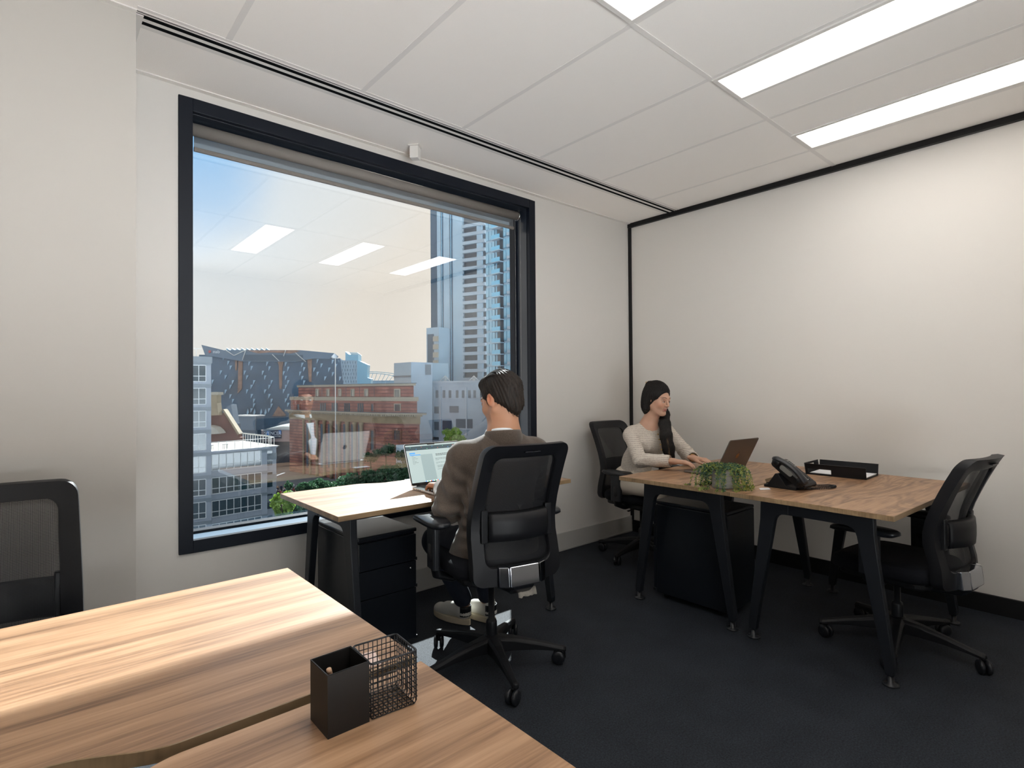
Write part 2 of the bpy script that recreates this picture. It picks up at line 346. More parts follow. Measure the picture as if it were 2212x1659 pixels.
def chain(y):
    b = MB(); z = -.02
    while z > -1.45: b.lathe([(0, -.0023), (.0017, -.0016), (.0023, 0), (.0017, .0016), (0, .0023)], 6, (1.066, y, z)); z -= .0062
    b.tube([(1.066, y, 0), (1.066, y, -1.45)], .0007, 4); return b
for y in (-.03, .028): chain(y).build('bead_chain', M['steel'], bl)

# ---------------------------------------------------------------- desks
def desk_top_poly(W, D, cut, cw, cdp):
    hw, hd = W / 2, D / 2; P = []
    if cut > 0:
        P = [(-hw, -hd), (hw, -hd), (hw, hd)]; sg = 1
    else:
        P = [(hw, hd), (-hw, hd), (-hw, -hd)]; sg = -1
    n = 12
    for k in range(n + 1):
        u = k / n; s_ = u * u * (3 - 2 * u); P.append((sg * (cw - .16 * u), sg * (hd - cdp * s_)))
    for k in range(n, -1, -1):
        u = k / n; s_ = u * u * (3 - 2 * u); P.append((-sg * (cw - .16 * u), sg * (hd - cdp * s_)))
    P.append((-sg * hw, sg * hd)); return P
def leg_frame_parts(D, root, x, flip):
    """end frame: a flat beam with two splayed legs, rounded inner corners; extruded 30 mm along x"""
    zt, zb = .700, .012; hd = D / 2
    yo_t, yo_b = hd - .105, hd - .035           # outer edge of leg at top / foot
    for sg in (-1, 1):
        P = [(yo_t, zt), (yo_t - .075, zt), (yo_t - .075 - .06, zt - .002), (yo_t - .135, zt - .060)]
        cx, cz, rr = yo_t - .115, zt - .110, .05
        for k in range(6):
            a = math.radians(90 - 80 * k / 5); P.append((cx + rr * math.cos(a) - 0, cz + rr * math.sin(a)))
        P += [(yo_b - .040, .07), (yo_b - .036, zb + .03), (yo_b - .004, zb + .03), (yo_b, .07), (yo_t + .004, zt - .10)]
        P = [(sg * y, z) for y, z in P]
        if sg < 0: P = P[::-1]
        b = MB(); b.prism(P, x - .017, x + .017, 'x'); lg = b.build('leg', M['dmetal'], root, bevel=.004)
        b = MB(); b.lathe([(.013, zb + .035), (.012, .012), (.028, .010), (.032, .004), (.030, 0)], 20, (x, sg * (yo_b - .02), 0)); b.build('glide', M['plasticg'], lg)
    b = MB(); b.box(x - .015, x + .015, -(yo_t - .13), yo_t - .13, zt - .060, zt - .003); b.build('end_beam', M['dmetal'], root, bevel=.003)
def make_desk(name, label, cx, cy, W, D, cut, cw, rz=0, wood_='wood', group=None):
    r_ = thing(name, label, 'desk', (cx, cy, 0), rz, group)
    b = MB(); P = desk_top_poly(W, D, cut, cw, .062); b.prism(P, .7075, .730, 'z', 1)
    b.m[1] = 0                                # top face gets the figured laminate
    b.build('tabletop', [M[wood_], M['edge']], r_, bevel=.0012, seg=1)
    for s in (-1, 1): leg_frame_parts(D, r_, s * (W / 2 - .115), s)
    for y in (-.17, .17):
        b = MB(); b.box(-(W / 2 - .12), W / 2 - .12, y - .02, y + .02, .664, .698); b.build('rail', M['dmetal'], r_, bevel=.003)
    for x in (-W / 2 + .2, 0, W / 2 - .2): b = MB(); b.box(x - .03, x + .03, -D / 2 + .06, D / 2 - .12, .698, .7075); b.build('mounting_plate', M['dmetal'], r_)
    return r_
make_desk('desk', 'sunlit walnut desk below the window where the man works', (-3.04 - 1.645) / 2, -.455, 1.395, .70, 1, .30)
make_desk('desk', 'walnut desk by the right wall holding the laptop and trailing plant', -.772, -1.278, 1.19, .69, -1, .22, 0, 'woodB', 'pair of desks along the right wall')
make_desk('desk', 'walnut desk by the right wall holding the telephone and letter tray', -.787, -1.992, 1.19, .70, 1, .22, math.radians(-2.0), 'woodB', 'pair of desks along the right wall')
make_desk('desk', 'foreground walnut desk crossed by the edge of the sunlight', -3.422 - .7, -1.688, 1.40, .715, -1, .30)
make_desk('desk', 'foreground walnut desk nearest the camera under the pen cup', -3.427 - .7, -2.42, 1.40, .695, 1, .30)

# ---------------------------------------------------------------- pedestals
def pedestal(label, cx, cy, w, d, h, rz=0):
    p = thing('drawer_pedestal', label, 'drawer unit', (cx, cy, 0), rz, 'mobile drawer units under the desks')
    b = MB(); b.box(-w / 2, w / 2, -d / 2 + .022, d / 2, .035, h - .020); b.build('body', M['ped'], p, bevel=.003)
    b = MB(); b.box(-w / 2, w / 2, -d / 2, d / 2, h - .018, h); b.build('lid', M['ped'], p, bevel=.004)
    hs = [(h - .030, h - .155), (h - .159, h - .285), (h - .289, .045)]
    for i, (z1, z0) in enumerate(hs):
        b = MB(); b.box(-w / 2 + .004, w / 2 - .004, -d / 2, -d / 2 + .020, z0, z1)
        dr = b.build('drawer', M['ped'], p, bevel=.002)
        b = MB(); b.box(w / 2 - .006, w / 2 + .001, -d / 2 - .001, -d / 2 + .018, z0 - .002, z0 + .012); b.build('pull', M['plasticg'], dr)
        if i == 1: b = MB(); b.lathe([(.0, .003), (.005, .003), (.0065, 0), (.0065, -.002)], 16, axis='y', M4=Matrix.Translation((w / 2 - .035, -d / 2 - .001, z1 - .03)) @ Matrix.Diagonal((1, -1, 1, 1))); b.build('lock', M['steel'], dr)
    for x in (-w / 2 + .05, w / 2 - .05):
        for y in (-d / 2 + .06, d / 2 - .06): b = MB(); b.lathe([(.008, -.012), (.017, -.010), (.017, .010), (.008, .012)], 14, (x, y, .017), 'x'); b.box(x - .014, x + .014, y - .014, y + .014, .025, .036); b.build('caster', M['plastic'], p)
    return p
pedestal('tall black drawer unit under the window desk beside the seated man', -2.722, -.405, .305, .47, .578)
pedestal('black drawer unit under the desk with the plant', -1.015, -1.265, .31, .47, .578, math.radians(180))

# ---------------------------------------------------------------- task chairs
def cyv(z):
    P = [(.40, -.255), (.47, -.272), (.55, -.258), (.64, -.232), (.74, -.250), (.86, -.298), (.96, -.345), (1.02, -.378)]
    for (a, u), (c, v) in zip(P, P[1:]):
        if z <= c: k = max(0, (z - a) / (c - a)); return u + (v - u) * k
    return P[-1][1]
CYS = [sum(cyv(z / 100 + d * .012) for d in range(-3, 4)) / 7 for z in range(35, 110)]
def cy_(x, z):
    i = min(73, max(0, (z - .35) * 100)); j = int(i); return CYS[j] + (CYS[j + 1] - CYS[j]) * (i - j) + .85 * x * x
def loop(x0, x1, z0, z1, r, taper=0.):
    c = [(x1 - r, z1 - r, 0), (x0 + r, z1 - r, 90), (x0 + r, z0 + r, 180), (x1 - r, z0 + r, 270)]; P = []
    for k in range(4):
        cx, cz, a = c[k]; arc = [(cx + r * math.cos(math.radians(a + 15 * i)), cz + r * math.sin(math.radians(a + 15 * i))) for i in range(7)]
        nx = c[(k + 1) % 4]; a2 = nx[2]; q = (nx[0] + r * math.cos(math.radians(a2)), nx[1] + r * math.sin(math.radians(a2)))
        P += arc; P += [(arc[-1][0] + (q[0] - arc[-1][0]) * i / 10, arc[-1][1] + (q[1] - arc[-1][1]) * i / 10) for i in range(1, 10)]
    return [(x * (1 - taper * (z - z0) / (z1 - z0)), z) for x, z in P]
def make_chair():
    global BASE
    c = thing('office_chair', '', 'office chair', (0, 0, 0), 0, 'black mesh back office chairs')
    # back frame: a ring following the curve of the back
    O = loop(-.208, .208, .425, 1.005, .045, .06); I = loop(-.150, .150, .505, .950, .035, .04); n = len(O)
    b = MB(); rings = []
    for (L_, off, ins) in ((O, -.024, .988), (O, .0, 1.0), (O, .022, .985), (I, .012, 1.0), (I, -.010, 1.0), (I, -.018, 1.03)):
        cz = .7; rings.append([(x * ins, cy_(x, z) + off, cz + (z - cz) * ins) for x, z in L_])
    vs = [p for r_ in rings for p in r_]; k6 = len(rings)
    b.add(vs, [(i * n + k, i * n + (k + 1) % n, ((i + 1) % k6) * n + (k + 1) % n, ((i + 1) % k6) * n + k) for i in range(k6) for k in range(n)], 0, True)
    bk = b.build('backrest_frame', M['plastic'], c)
    es = bk.modifiers.new('edge', 'EDGE_SPLIT'); es.split_angle = math.radians(50)
    b = MB(); b.box(-.035, .035, cy_(0, .985) - .0235, cy_(0, .985) - .012, .972, .976); b.build('label_ridge', M['plasticg'], bk)
    # mesh
    b = MB(); R = 9; vs = []
    for i in range(R + 1):
        s_ = 1 - i / R
        for x, z in I: xx, zz = x * s_ * 1.02, .73 + (z - .73) * s_ * 1.02; vs.append((xx, cy_(xx, zz) - .001 - .02 * (1 - s_), zz))
    b.add(vs, [(i * n + k, i * n + (k + 1) % n, (i + 1) * n + (k + 1) % n, (i + 1) * n + k) for i in range(R) for k in range(n)], 0, True)
    o = b.build('mesh_panel', M['mesh'], c, fix=False); so_ = o.modifiers.new('thick', 'SOLIDIFY'); so_.thickness = .0012
    # second padding layer behind the mesh (the darker inner panel)
    # lumbar band with clips
    b = MB(); b.grid(lambda i, j: ((-.135 + .27 * i / 16), cy_(-.135 + .27 * i / 16, .66) - .030 - .022 * math.cos((i / 8 - 1) * 1.4) + (.004 if j in (0, 5) else 0) + (.016 if j in (0, 5) else 0), .612 + .1 * [0, .04, .3, .7, .96, 1][j]), 17, 6)
    o = b.build('lumbar_band', M['plastic'], c); q = o.modifiers.new('t', 'SOLIDIFY'); q.thickness = .012; q.offset = 1
    for s in (-1, 1):
        x = s * .150; b = MB(); b.box(x - .016, x + .016, cy_(x, .66) - .036, cy_(x, .66) - .008, .600, .735); b.build('lumbar_clip', M['plastic'], c, bevel=.004)
    # chrome bracket low on the back and the tilt arm beneath
    yb = cy_(0, .46) - .050; cb = MB()
    for x0, x1, a0, a1 in ((-.068, .068, 0, 0), (-.108, -.071, .020, 0), (.071, .108, 0, .020)):
        cb.add([(x0, yb + a0, .428), (x1, yb + a1, .428), (x1, yb + .045, .428), (x0, yb + .045, .428), (x0, yb + a0 + .008, .508), (x1, yb + a1 + .008, .508), (x1, yb + .05, .508), (x0, yb + .05, .508)], [(0, 3, 2, 1), (4, 5, 6, 7), (0, 1, 5, 4), (1, 2, 6, 5), (2, 3, 7, 6), (3, 0, 4, 7)])
    cb.build('chrome_bracket', M['chrome'], c, bevel=.004, seg=3)
    b = MB(); b.prism([(-.30, .455), (-.305, .415), (-.27, .385), (-.15, .372), (.02, .372), (.06, .39), (.06, .42), (-.1, .425), (-.24, .425)], -.050, .050, 'x'); b.build('tilt_arm', M['plasticg'], c, bevel=.008)
    # seat
    b = MB(); nu, nv = 40, 9
    def st(i, j):
        a = 2 * PI * i / nu; ca, sa = math.cos(a), math.sin(a); e_ = 2 / 3.6
        X = abs(ca) ** e_ * math.copysign(1, ca); Y = abs(sa) ** e_ * math.copysign(1, sa)
        rr, z = [(0, .432), (.80, .430), (.96, .436), (1.0, .452), (1.0, .476), (.965, .494), (.85, .503), (.5, .500), (0, .496)][j]
        y = Y * rr * .235; zz = z - (max(0, y - .13) ** 2) * 2.2
        return (X * rr * .24, y + .005, zz)
    b.grid(st, nu, nv, wrapu=True); b.build('seat', M['seat'], c)
    b = MB(); b.prism(rrect(-.2, .2, -.19, .19, .06), .405, .434); b.build('seat_pan', M['plastic'], c, bevel=.008)
    b = MB(); b.prism([(-.12, .415), (-.1, .365), (.06, .360), (.12, .395), (.12, .415)], -.075, .075, 'x'); b.build('mechanism', M['plastic'], c, bevel=.006)
    b = MB(); b.tube([(.07, .06, .39), (.20, .07, .392), (.235, .07, .388)], [.005, .005, .011], 8, flat=(1, .5)); b.build('lever', M['plastic'], c)
    # arms
    for s in (-1, 1):
        b = MB(); b.tube([(s * .12, -.0, .405), (s * .20, -.0, .402), (s * .262, -.0, .425), (s * .277, 0, .50), (s * .277, 0, .56)], [.022, .024, .026, .026, .024], 12, flat=(1.35, .75))
        ar = b.build('arm', M['plastic'], c)
        b = MB(); b.prism(rrect(s * .277 - .016, s * .277 + .016, -.045, .042, .010), .455, .645); b.build('arm_post', M['plasticg'], ar)
        b = MB(); cs = []
        nn = 18
        def pad(i, j):
            a = 2 * PI * i / 32; ca, sa = math.cos(a), math.sin(a); X = abs(ca) ** .6 * math.copysign(1, ca); Y = abs(sa) ** .6 * math.copysign(1, sa)
            rr, z = [(0, .640), (.85, .641), (1, .652), (.985, .664), (.9, .670), (0, .672)][j]; y = Y * rr * .145 + .02
            return (s * .274 + X * rr * (.054 + .006 * Y), y, z - .010 * max(0, (y - .06) / .08) ** 2)
        b.grid(pad, 32, 6, wrapu=True); b.build('arm_pad', M['plasticg'], c)
    # column, base and casters
    b = MB(); b.lathe([(.0145, .37), (.0145, .21), (.022, .205), (.025, .195), (.025, .06), (.022, .05)], 24); b.build('gas_column', M['plasticg'], c)
    b = MB(); b.lathe([(.030, .140), (.042, .128), (.046, .10), (.043, .070), (.030, .062)], 30); bs = b.build('base_hub', M['plastic'], c)
    for k in range(5):
        R4 = Matrix.Rotation(math.radians(72 * k + 51), 4, 'Z')
        b = MB(); sec = []
        for u, w_, zt, zb in ((.025, .034, .136, .070), (.10, .026, .128, .074), (.20, .019, .108, .072), (.29, .0155, .088, .064), (.325, .0155, .082, .060), (.338, .010, .078, .062)):
            sec.append([(u, -w_, zb), (u, -w_ * 1.0, zt - .012), (u, -w_ * .6, zt), (u, w_ * .6, zt), (u, w_, zt - .012), (u, w_, zb)])
        b.add([p for s_ in sec for p in s_], [(i * 6 + k_, i * 6 + (k_ + 1) % 6, (i + 1) * 6 + (k_ + 1) % 6, (i + 1) * 6 + k_) for i in range(5) for k_ in range(6)] + [tuple(range(6)), tuple(range(30, 36))], 0, False, R4)
        b.build('base_leg', M['plastic'], c, bevel=.003)
        # caster: two wheels, a hood and a stem; each one trails its own way
        ang = [20, -50, 75, 130, -15][k]; T = R4 @ Matrix.Translation((.322, 0, 0)) @ Matrix.Rotation(math.radians(ang), 4, 'Z')
        b = MB()
        for s in (-1, 1): b.lathe([(.006, .0), (.024, .001), (.0300, .006), (.0305, .014), (.026, .019), (.012, .021), (0, .021)], 24, axis='y', M4=T @ Matrix.Translation((-.018, s * .0035, .0305)) @ Matrix.Diagonal((1, s, 1, 1)))
        ca_ = b.build('caster', M['plasticg'], c)
        b = MB(); b.lathe([(.009, .030), (.009, .075)], 12, M4=T); b.prism([(-.006, .03), (-.024, .062), (.012, .068), (.014, .03)], -.005, .005, 'y', M4=T); b.build('stem', M['plastic'], ca_)
    return c
def pose(c, base, lift):                     # the star base turns on its own; the gas lift sets the seat height
    for q in c.children:
        if q.name.startswith(('base_leg', 'caster')): q.rotation_euler.z = math.radians(base)
        elif not q.name.startswith(('base_hub', 'gas_column')): q.location.z = lift
def place_chair(x, y, deg, label, base=0, lift=0.):
    c = copy_tree(ch1); c.location = (x, y, 0); c.rotation_euler = (0, 0, math.radians(deg)); c['label'] = label; pose(c, base, lift); return c
ch1 = make_chair(); ch1['label'] = 'black mesh chair the man in the brown jacket sits on'
place_chair(-.55, -.50, 177, 'black mesh chair in the corner with the woman seated on it', -45, -.01)
place_chair(-.822, -2.181, -7.7, 'empty black mesh chair pushed under the right desk, its back toward the right edge', 4, -.062)
c4 = place_chair(-4.07, -1.03, 180, 'empty black mesh chair cut by the left edge, behind the foreground desk', 0, -.035)
for q in c4.children:
    if q.name.startswith('arm'): q.location.z -= .09                # its arms are set low, under the desk top
ch1.location = (-2.412, -1.022, 0); ch1.rotation_euler = (0, 0, math.radians(-12.5)); pose(ch1, -6.5, .027)
# ================================================================ the city outside
GZ = -23.0
class Fac:
    """an upright facade plane from two measured directions + distances; box() in (along, height, outward) metres"""
    def __init__(s, pxa, da, pxb, db):
        a, b_ = at(pxa, 836, da), at(pxb, 836, db); s.a = Vector((a.x, a.y, 0)); v = Vector((b_.x - a.x, b_.y - a.y, 0)); s.len = v.length; s.u = v.normalized()
        s.n = Vector((s.u.y, -s.u.x, 0))
        if s.n.dot(Vector((CAM.x, CAM.y, 0)) - s.a) < 0: s.n = -s.n
    def uz(s, px, py):
        r = CF + CR * ((px - 1106) / FPX) - CU * ((py - 829.5) / FPX); t_ = (s.a - Vector((CAM.x, CAM.y, 0))).dot(s.n) / Vector((r.x, r.y, 0)).dot(s.n)
        p = CAM + r * t_; return (p - s.a).dot(s.u), p.z
    def M4(s, root):
        m_ = Matrix((s.u, s.n, Vector((0, 0, 1)))).transposed().to_4x4(); m_.translation = s.a - (Vector(root.location) if root else Vector()); return m_
    def box(s, mb, root, u0, u1, z0, z1, n0, n1, mi=0): mb.box(u0, u1, n0, n1, z0, z1, mi, s.M4(root)); return mb
    def pxbox(s, mb, root, px0, py0, px1, py1, n0, n1, mi=0):
        pc, qc = (px0 + px1) / 2, (py0 + py1) / 2
        u0, u1 = s.uz(px0, qc)[0], s.uz(px1, qc)[0]; z1, z0 = s.uz(pc, py0)[1], s.uz(pc, py1)[1]
        mb.box(u0, u1, n0, n1, z0, z1, mi, s.M4(root)); return mb
    def pt(s, root, u, z, n): return s.M4(root) @ Vector((u, n, z))
def bthing(name, label, cat, p, group=None): return thing(name, label, cat, (p.x, p.y, GZ), 0, group)
def cm(name, c, r=.7, **k): M[name] = mat(name, c, r, **k); return M[name]
cm('grey_panel', (.26, .29, .34), .55); cm('dark_panel', (.16, .19, .22), .55); cm('teal_glass', (.02, .045, .06), .06, spec=1.0)
cm('window_white', (.55, .57, .58), .5); cm('roof_cream', (.42, .39, .34), .8, var=(.35, .15)); cm('asphalt', (.10, .115, .14), .85, var=(.08, .25))
cm('brick_dark', (.17, .075, .06), .8, var=(.8, .2)); cm('sandstone', (.27, .215, .14), .8, var=(.5, .2)); cm('limestone', (.34, .31, .25), .7)
m = mat('banded_red_brick', (.25, .09, .07), .8); t = NT(m); tcn = t.new('ShaderNodeTexCoord'); sp = t.new('ShaderNodeSeparateXYZ'); t.link(tcn.outputs['Object'], sp.inputs[0])
n_ = t.new('ShaderNodeTexNoise', i_Scale=.35, i_Detail=4); t.link(tcn.outputs['Object'], n_.inputs['Vector'])
bd = t.math('LESS_THAN', t.math('FRACT', t.math('MULTIPLY', sp.outputs['Z'], 1.15)), .2)
r = t.new('ShaderNodeValToRGB'); t.link(n_.outputs['Fac'], r.inputs[0]); r.color_ramp.elements[0].position = .35; r.color_ramp.elements[1].position = .65
r.color_ramp.elements[0].color = (.20, .085, .075, 1); r.color_ramp.elements[1].color = (.36, .155, .125, 1)
mxc = t.new('ShaderNodeMix', data_type='RGBA'); t.link(bd, mxc.inputs[0]); t.link(r.outputs[0], mxc.inputs[6]); mxc.inputs[7].default_value = (.115, .06, .065, 1); t.link(mxc.outputs[2], t.b.inputs['Base Color']); M['brick'] = m
cm('render_grey', (.38, .47, .56), .7, var=(.25, .1)); cm('render_pale', (.42, .49, .56), .6, var=(.25, .08)); cm('window_grey', (.14, .17, .20), .3)
cm('nab_blue', (.06, .115, .185), .35, var=(.08, .35)); cm('nab_panel', (.38, .55, .68), .4); cm('copper_panel', (.30, .17, .12), .5, var=(.4, .5)); cm('pale_blue', (.28, .48, .58), .5)
cm('nab_face', (.12, .18, .25), .4); cm('white_strut', (.6, .6, .58), .5)
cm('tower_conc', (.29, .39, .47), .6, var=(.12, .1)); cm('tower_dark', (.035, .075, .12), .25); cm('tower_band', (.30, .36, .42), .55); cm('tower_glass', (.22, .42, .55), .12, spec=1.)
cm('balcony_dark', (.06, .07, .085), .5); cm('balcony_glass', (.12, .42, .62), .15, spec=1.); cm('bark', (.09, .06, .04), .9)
def leafm(name, c1, c2):
    m = mat(name, c1, .6); t = NT(m); oi = t.new('ShaderNodeTexCoord'); n_ = t.new('ShaderNodeTexNoise', i_Scale=1.4, i_Detail=4); t.link(oi.outputs['Object'], n_.inputs['Vector'])
    r = t.new('ShaderNodeValToRGB'); t.link(n_.outputs['Fac'], r.inputs[0]); r.color_ramp.elements[0].position = .35; r.color_ramp.elements[1].position = .65
    r.color_ramp.elements[0].color = (*c1, 1); r.color_ramp.elements[1].color = (*c2, 1); t.link(r.outputs[0], t.b.inputs['Base Color'])
    tl = t.new('ShaderNodeBsdfTranslucent'); t.link(r.outputs[0], tl.inputs[0]); mx = t.new('ShaderNodeMixShader'); mx.inputs[0].default_value = .35
    t.link(t.b.outputs[0], mx.inputs[1]); t.link(tl.outputs[0], mx.inputs[2]); t.link(mx.outputs[0], t.n['Material Output'].inputs[0]); return m
M['leafD'] = leafm('dark_foliage', (.02, .07, .04), (.07, .15, .07)); M['leafL'] = leafm('light_foliage', (.10, .20, .03), (.26, .38, .06))
b = MB(); b.box(-900, 1500, .5, 1800, GZ - 1, GZ); struct(b.build('street_ground', M['asphalt']))

# ---- grey gridded office block, nearest on the left
F1 = Fac(413.5, 83, 456, 84.5); p0 = F1.pt(None, 0, 0, 0)
o1 = bthing('office_building', 'tall narrow end of the grey gridded office block against the left window frame', 'building', p0)
u0 = F1.uz(395, 836)[0]; u1 = F1.uz(456, 836)[0]; zt = F1.uz(430, 770)[1]
b = MB(); F1.box(b, o1, u0 - 6, u1, GZ, zt, -9, 0); b.build('wall', M['grey_panel'], o1)
b = MB(); F1.box(b, o1, u0 - 6, u1 + .15, zt - 1.0, zt, -9, .15)
for k in range(9):
    z = F1.uz(430, 780 + 49.6 * k)[1]; F1.box(b, o1, u0 - 6, u1 + .02, z - .62, z, -.2, .05)
b.build('dark_band', M['dark_panel'], o1)
WS = []
def cross_window(F, root, pxa, pya, pxb, pyb, cols, glass='teal_glass', fr=.10):
    """one window: glass part with its white mullions as a sub-part"""
    pc, qc = (pxa + pxb) / 2, (pya + pyb) / 2
    ua, ub = F.uz(pxa, qc)[0], F.uz(pxb, qc)[0]; z1, z0 = F.uz(pc, pya)[1], F.uz(pc, pyb)[1]
    b = MB(); F.box(b, root, ua, ub, z0, z1, -.1, .06); wdw = b.build('window', M[glass], root)
    b = MB()
    for i in range(cols + 1): u = ua + (ub - ua) * i / cols; F.box(b, root, u - fr / 2, u + fr / 2, z0, z1, .05, .14)
    zc = z0 + (z1 - z0) * .33
    for z in (z0, zc, z1): F.box(b, root, ua, ub, z - fr / 2, z + fr / 2, .05, .13)
    b.build('mullions', M['window_white'], wdw); return wdw
for k in range(8): cross_window(F1, o1, 398, 789 + 49.55 * k, 444.5, 824 + 49.55 * k, 3 if k < 0 else 3)
b = MB()
for i in range(4): u = u0 - 3 + i * 1.6; F1.box(b, o1, u, u + .07, zt, zt + 1.3, -1.0, -.93)
F1.box(b, o1, u0 - 6, u1 - 1.2, zt + 1.22, zt + 1.3, -1.0, -.93); b.build('roof_railing', M['white_strut'], o1)

F2 = Fac(456, 86, 577, 92.5)
o2 = bthing('office_building', 'lower wing of the grey gridded office block with a roof terrace', 'building', F2.pt(None, 0, 0, 0))
ua, zr = F2.uz(456, 973); ub = F2.uz(577, 966)[0]; zr = F2.uz(515, 970)[1]
b = MB(); F2.box(b, o2, -2, ub, GZ, zr - .35, -15, 0); F2.box(b, o2, ub, ub + 2.2, GZ, zr - .35, -15, -1.4); b.build('wall', M['grey_panel'], o2)
b = MB(); F2.box(b, o2, -2, ub + .3, zr - .35, zr - .03, -15, .25); F2.box(b, o2, ub, ub + 2.4, zr - .35, zr - .03, -15, -1.3); b.build('roof_edge', M['grey_panel'], o2)
b = MB(); F2.box(b, o2, -2, ub + 2.2, zr - .03, zr, -15, -.1); b.build('terrace_deck', M['roof_cream'], o2)
b = MB()
for k in range(5):
    z = F2.uz(515, 975.5 + 48.3 * k)[1]; F2.box(b, o2, -2, ub + .03, z - .5, z + .0, -.2, .05); F2.box(b, o2, ub, ub + 2.25, z - 2, z - .9, -2, -1.35)
b.build('dark_band', M['dark_panel'], o2)
for k in range(4):
    ya, yb = (981.5, 1017), (973, 1005.5)
    cross_window(F2, o2, 457, 978 + 48.6 * k, 564, 1011.5 + 48.6 * k, 7)
    pc = F2.uz(585, 980 + 48 * k)
    b = MB(); z1 = F2.uz(577, 976 + 47.5 * k)[1]; F2.box(b, o2, ub + .25, ub + 1.5, z1 - 2.5, z1, -1.5, -1.36); b.build('window', M['teal_glass'], o2)
b = MB()
hr = 1.35
def rail_seg(F, root, b, u0_, n0_, u1_, n1_, n):
    for i in range(n + 1):
        u = u0_ + (u1_ - u0_) * i / n; nn = n0_ + (n1_ - n0_) * i / n; F.box(b, root, u - .04, u + .04, zr, zr + hr, nn - .04, nn + .04)
    p, q = F.pt(root, u0_, zr + hr, n0_), F.pt(root, u1_, zr + hr, n1_); b.tube([p, q], .05, 6)
rail_seg(F2, o2, b, 0, -.5, ub + .0, -.5, 7); rail_seg(F2, o2, b, ub + 2, -1.8, ub + 2, -14.5, 12); rail_seg(F2, o2, b, ub, -.5, ub + 2, -1.8, 2)
b.build('terrace_railing', M['white_strut'], o2)
b = MB()
for i in range(26): u = ub + 2 - .0; nn = -1.8 - i * .49; b.tube([F2.pt(o2, u, zr + hr, nn), F2.pt(o2, u - .9, zr + hr + .35, nn)], .035, 5)
b.build('railing_brackets', M['white_strut'], o2)
b = MB(); F2.box(b, o2, .0, 1.35 * 3.4, zr, zr + 1.15, -15, -14.7); b.build('roof_wall', M['window_white'], o2)
b = MB()
for u in (.4, 2.6): 
    for du in (0, .5): F2.box(b, o2, u + du, u + du + .05, zr, zr + .75, -1.9, -1.85); F2.box(b, o2, u + du, u + du + .05, zr, zr + .75, -2.5, -2.45)
    F2.box(b, o2, u - .1, u + .65, zr + .7, zr + .76, -2.55, -1.8)
b.build('terrace_tables', M['balcony_dark'], o2)

# ---- old brick gable with chimney behind the terrace
F3 = Fac(440, 112, 520, 112)
o3 = bthing('gabled_building', 'old brown gabled roof with a sandstone chimney behind the terrace', 'building', F3.pt(None, 0, 0, 0))
def polyp(F, root, pts, n0, n1, name, m):
    P = [F.uz(*q) for q in pts]; b = MB(); b.prism(P, n0, n1, 'y', M4=F.M4(root)); return b.build(name, m, root)
polyp(F3, o3, [(430, 896), (484, 892), (515, 936), (515, 945), (430, 945)], -1.5, 0, 'gable_roof', M['brick_dark'])
polyp(F3, o3, [(481, 884), (485, 884), (519, 937), (515, 939)], -1.2, .35, 'parapet_stone', M['sandstone'])
polyp(F3, o3, [(430, 850), (479, 850), (479, 870), (482, 896), (430, 899)], .2, 1.8, 'chimney', M['sandstone'])
polyp(F3, o3, [(430, 847), (482.5, 847), (482.5, 853), (430, 853)], 0, 2.0, 'chimney_cap', M['limestone'])
polyp(F3, o3, [(430, 938), (430, 917), (470, 917.5), (482, 921), (489, 927), (494, 934), (455, 937)], 1, 3.4, 'barrel_canopy', M['roof_cream'])
b = MB(); F3.pxbox(b, o3, 430, 945, 522, 1100, -1.5, .0); b.build('wall', M['brick_dark'], o3)
# leaning dark roof vane and steel plant box
F4 = Fac(480, 150, 575, 150)
o4 = bthing('roof_vane', 'leaning dark blue triangular roof fin beside the gable', 'roof fin', F4.pt(None, 5, 0, 0)); polyp(F4, o4, [(488, 880), (499, 873.5), (506, 918), (494, 925)], -3, 0, 'fin', M['nab_face']); polyp(F4, o4, [(490, 915), (508, 915), (508, 1010), (490, 1010)], -3, 0, 'support', M['nab_face'])
F5 = Fac(512, 168, 553, 165)
o5 = bthing('plant_room', 'blue grey corrugated box building behind the roof terrace', 'building', F5.pt(None, 0, 0, 0))
b = MB(); F5.pxbox(b, o5, 511, 899, 553, 929, -3, 0); b.build('wall', M['nab_face'], o5)
b = MB(); F5.pxbox(b, o5, 510, 897, 554, 899.5, -3.3, .4); b.build('roof_edge', M['white_strut'], o5)
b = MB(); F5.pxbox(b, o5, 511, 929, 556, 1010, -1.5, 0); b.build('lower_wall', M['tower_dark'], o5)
F5b = Fac(553, 165, 569, 171); b = MB(); F5b.pxbox(b, o5, 553, 899, 568.5, 929, -.3, 0); b.build('side_wall', M['dark_panel'], o5)

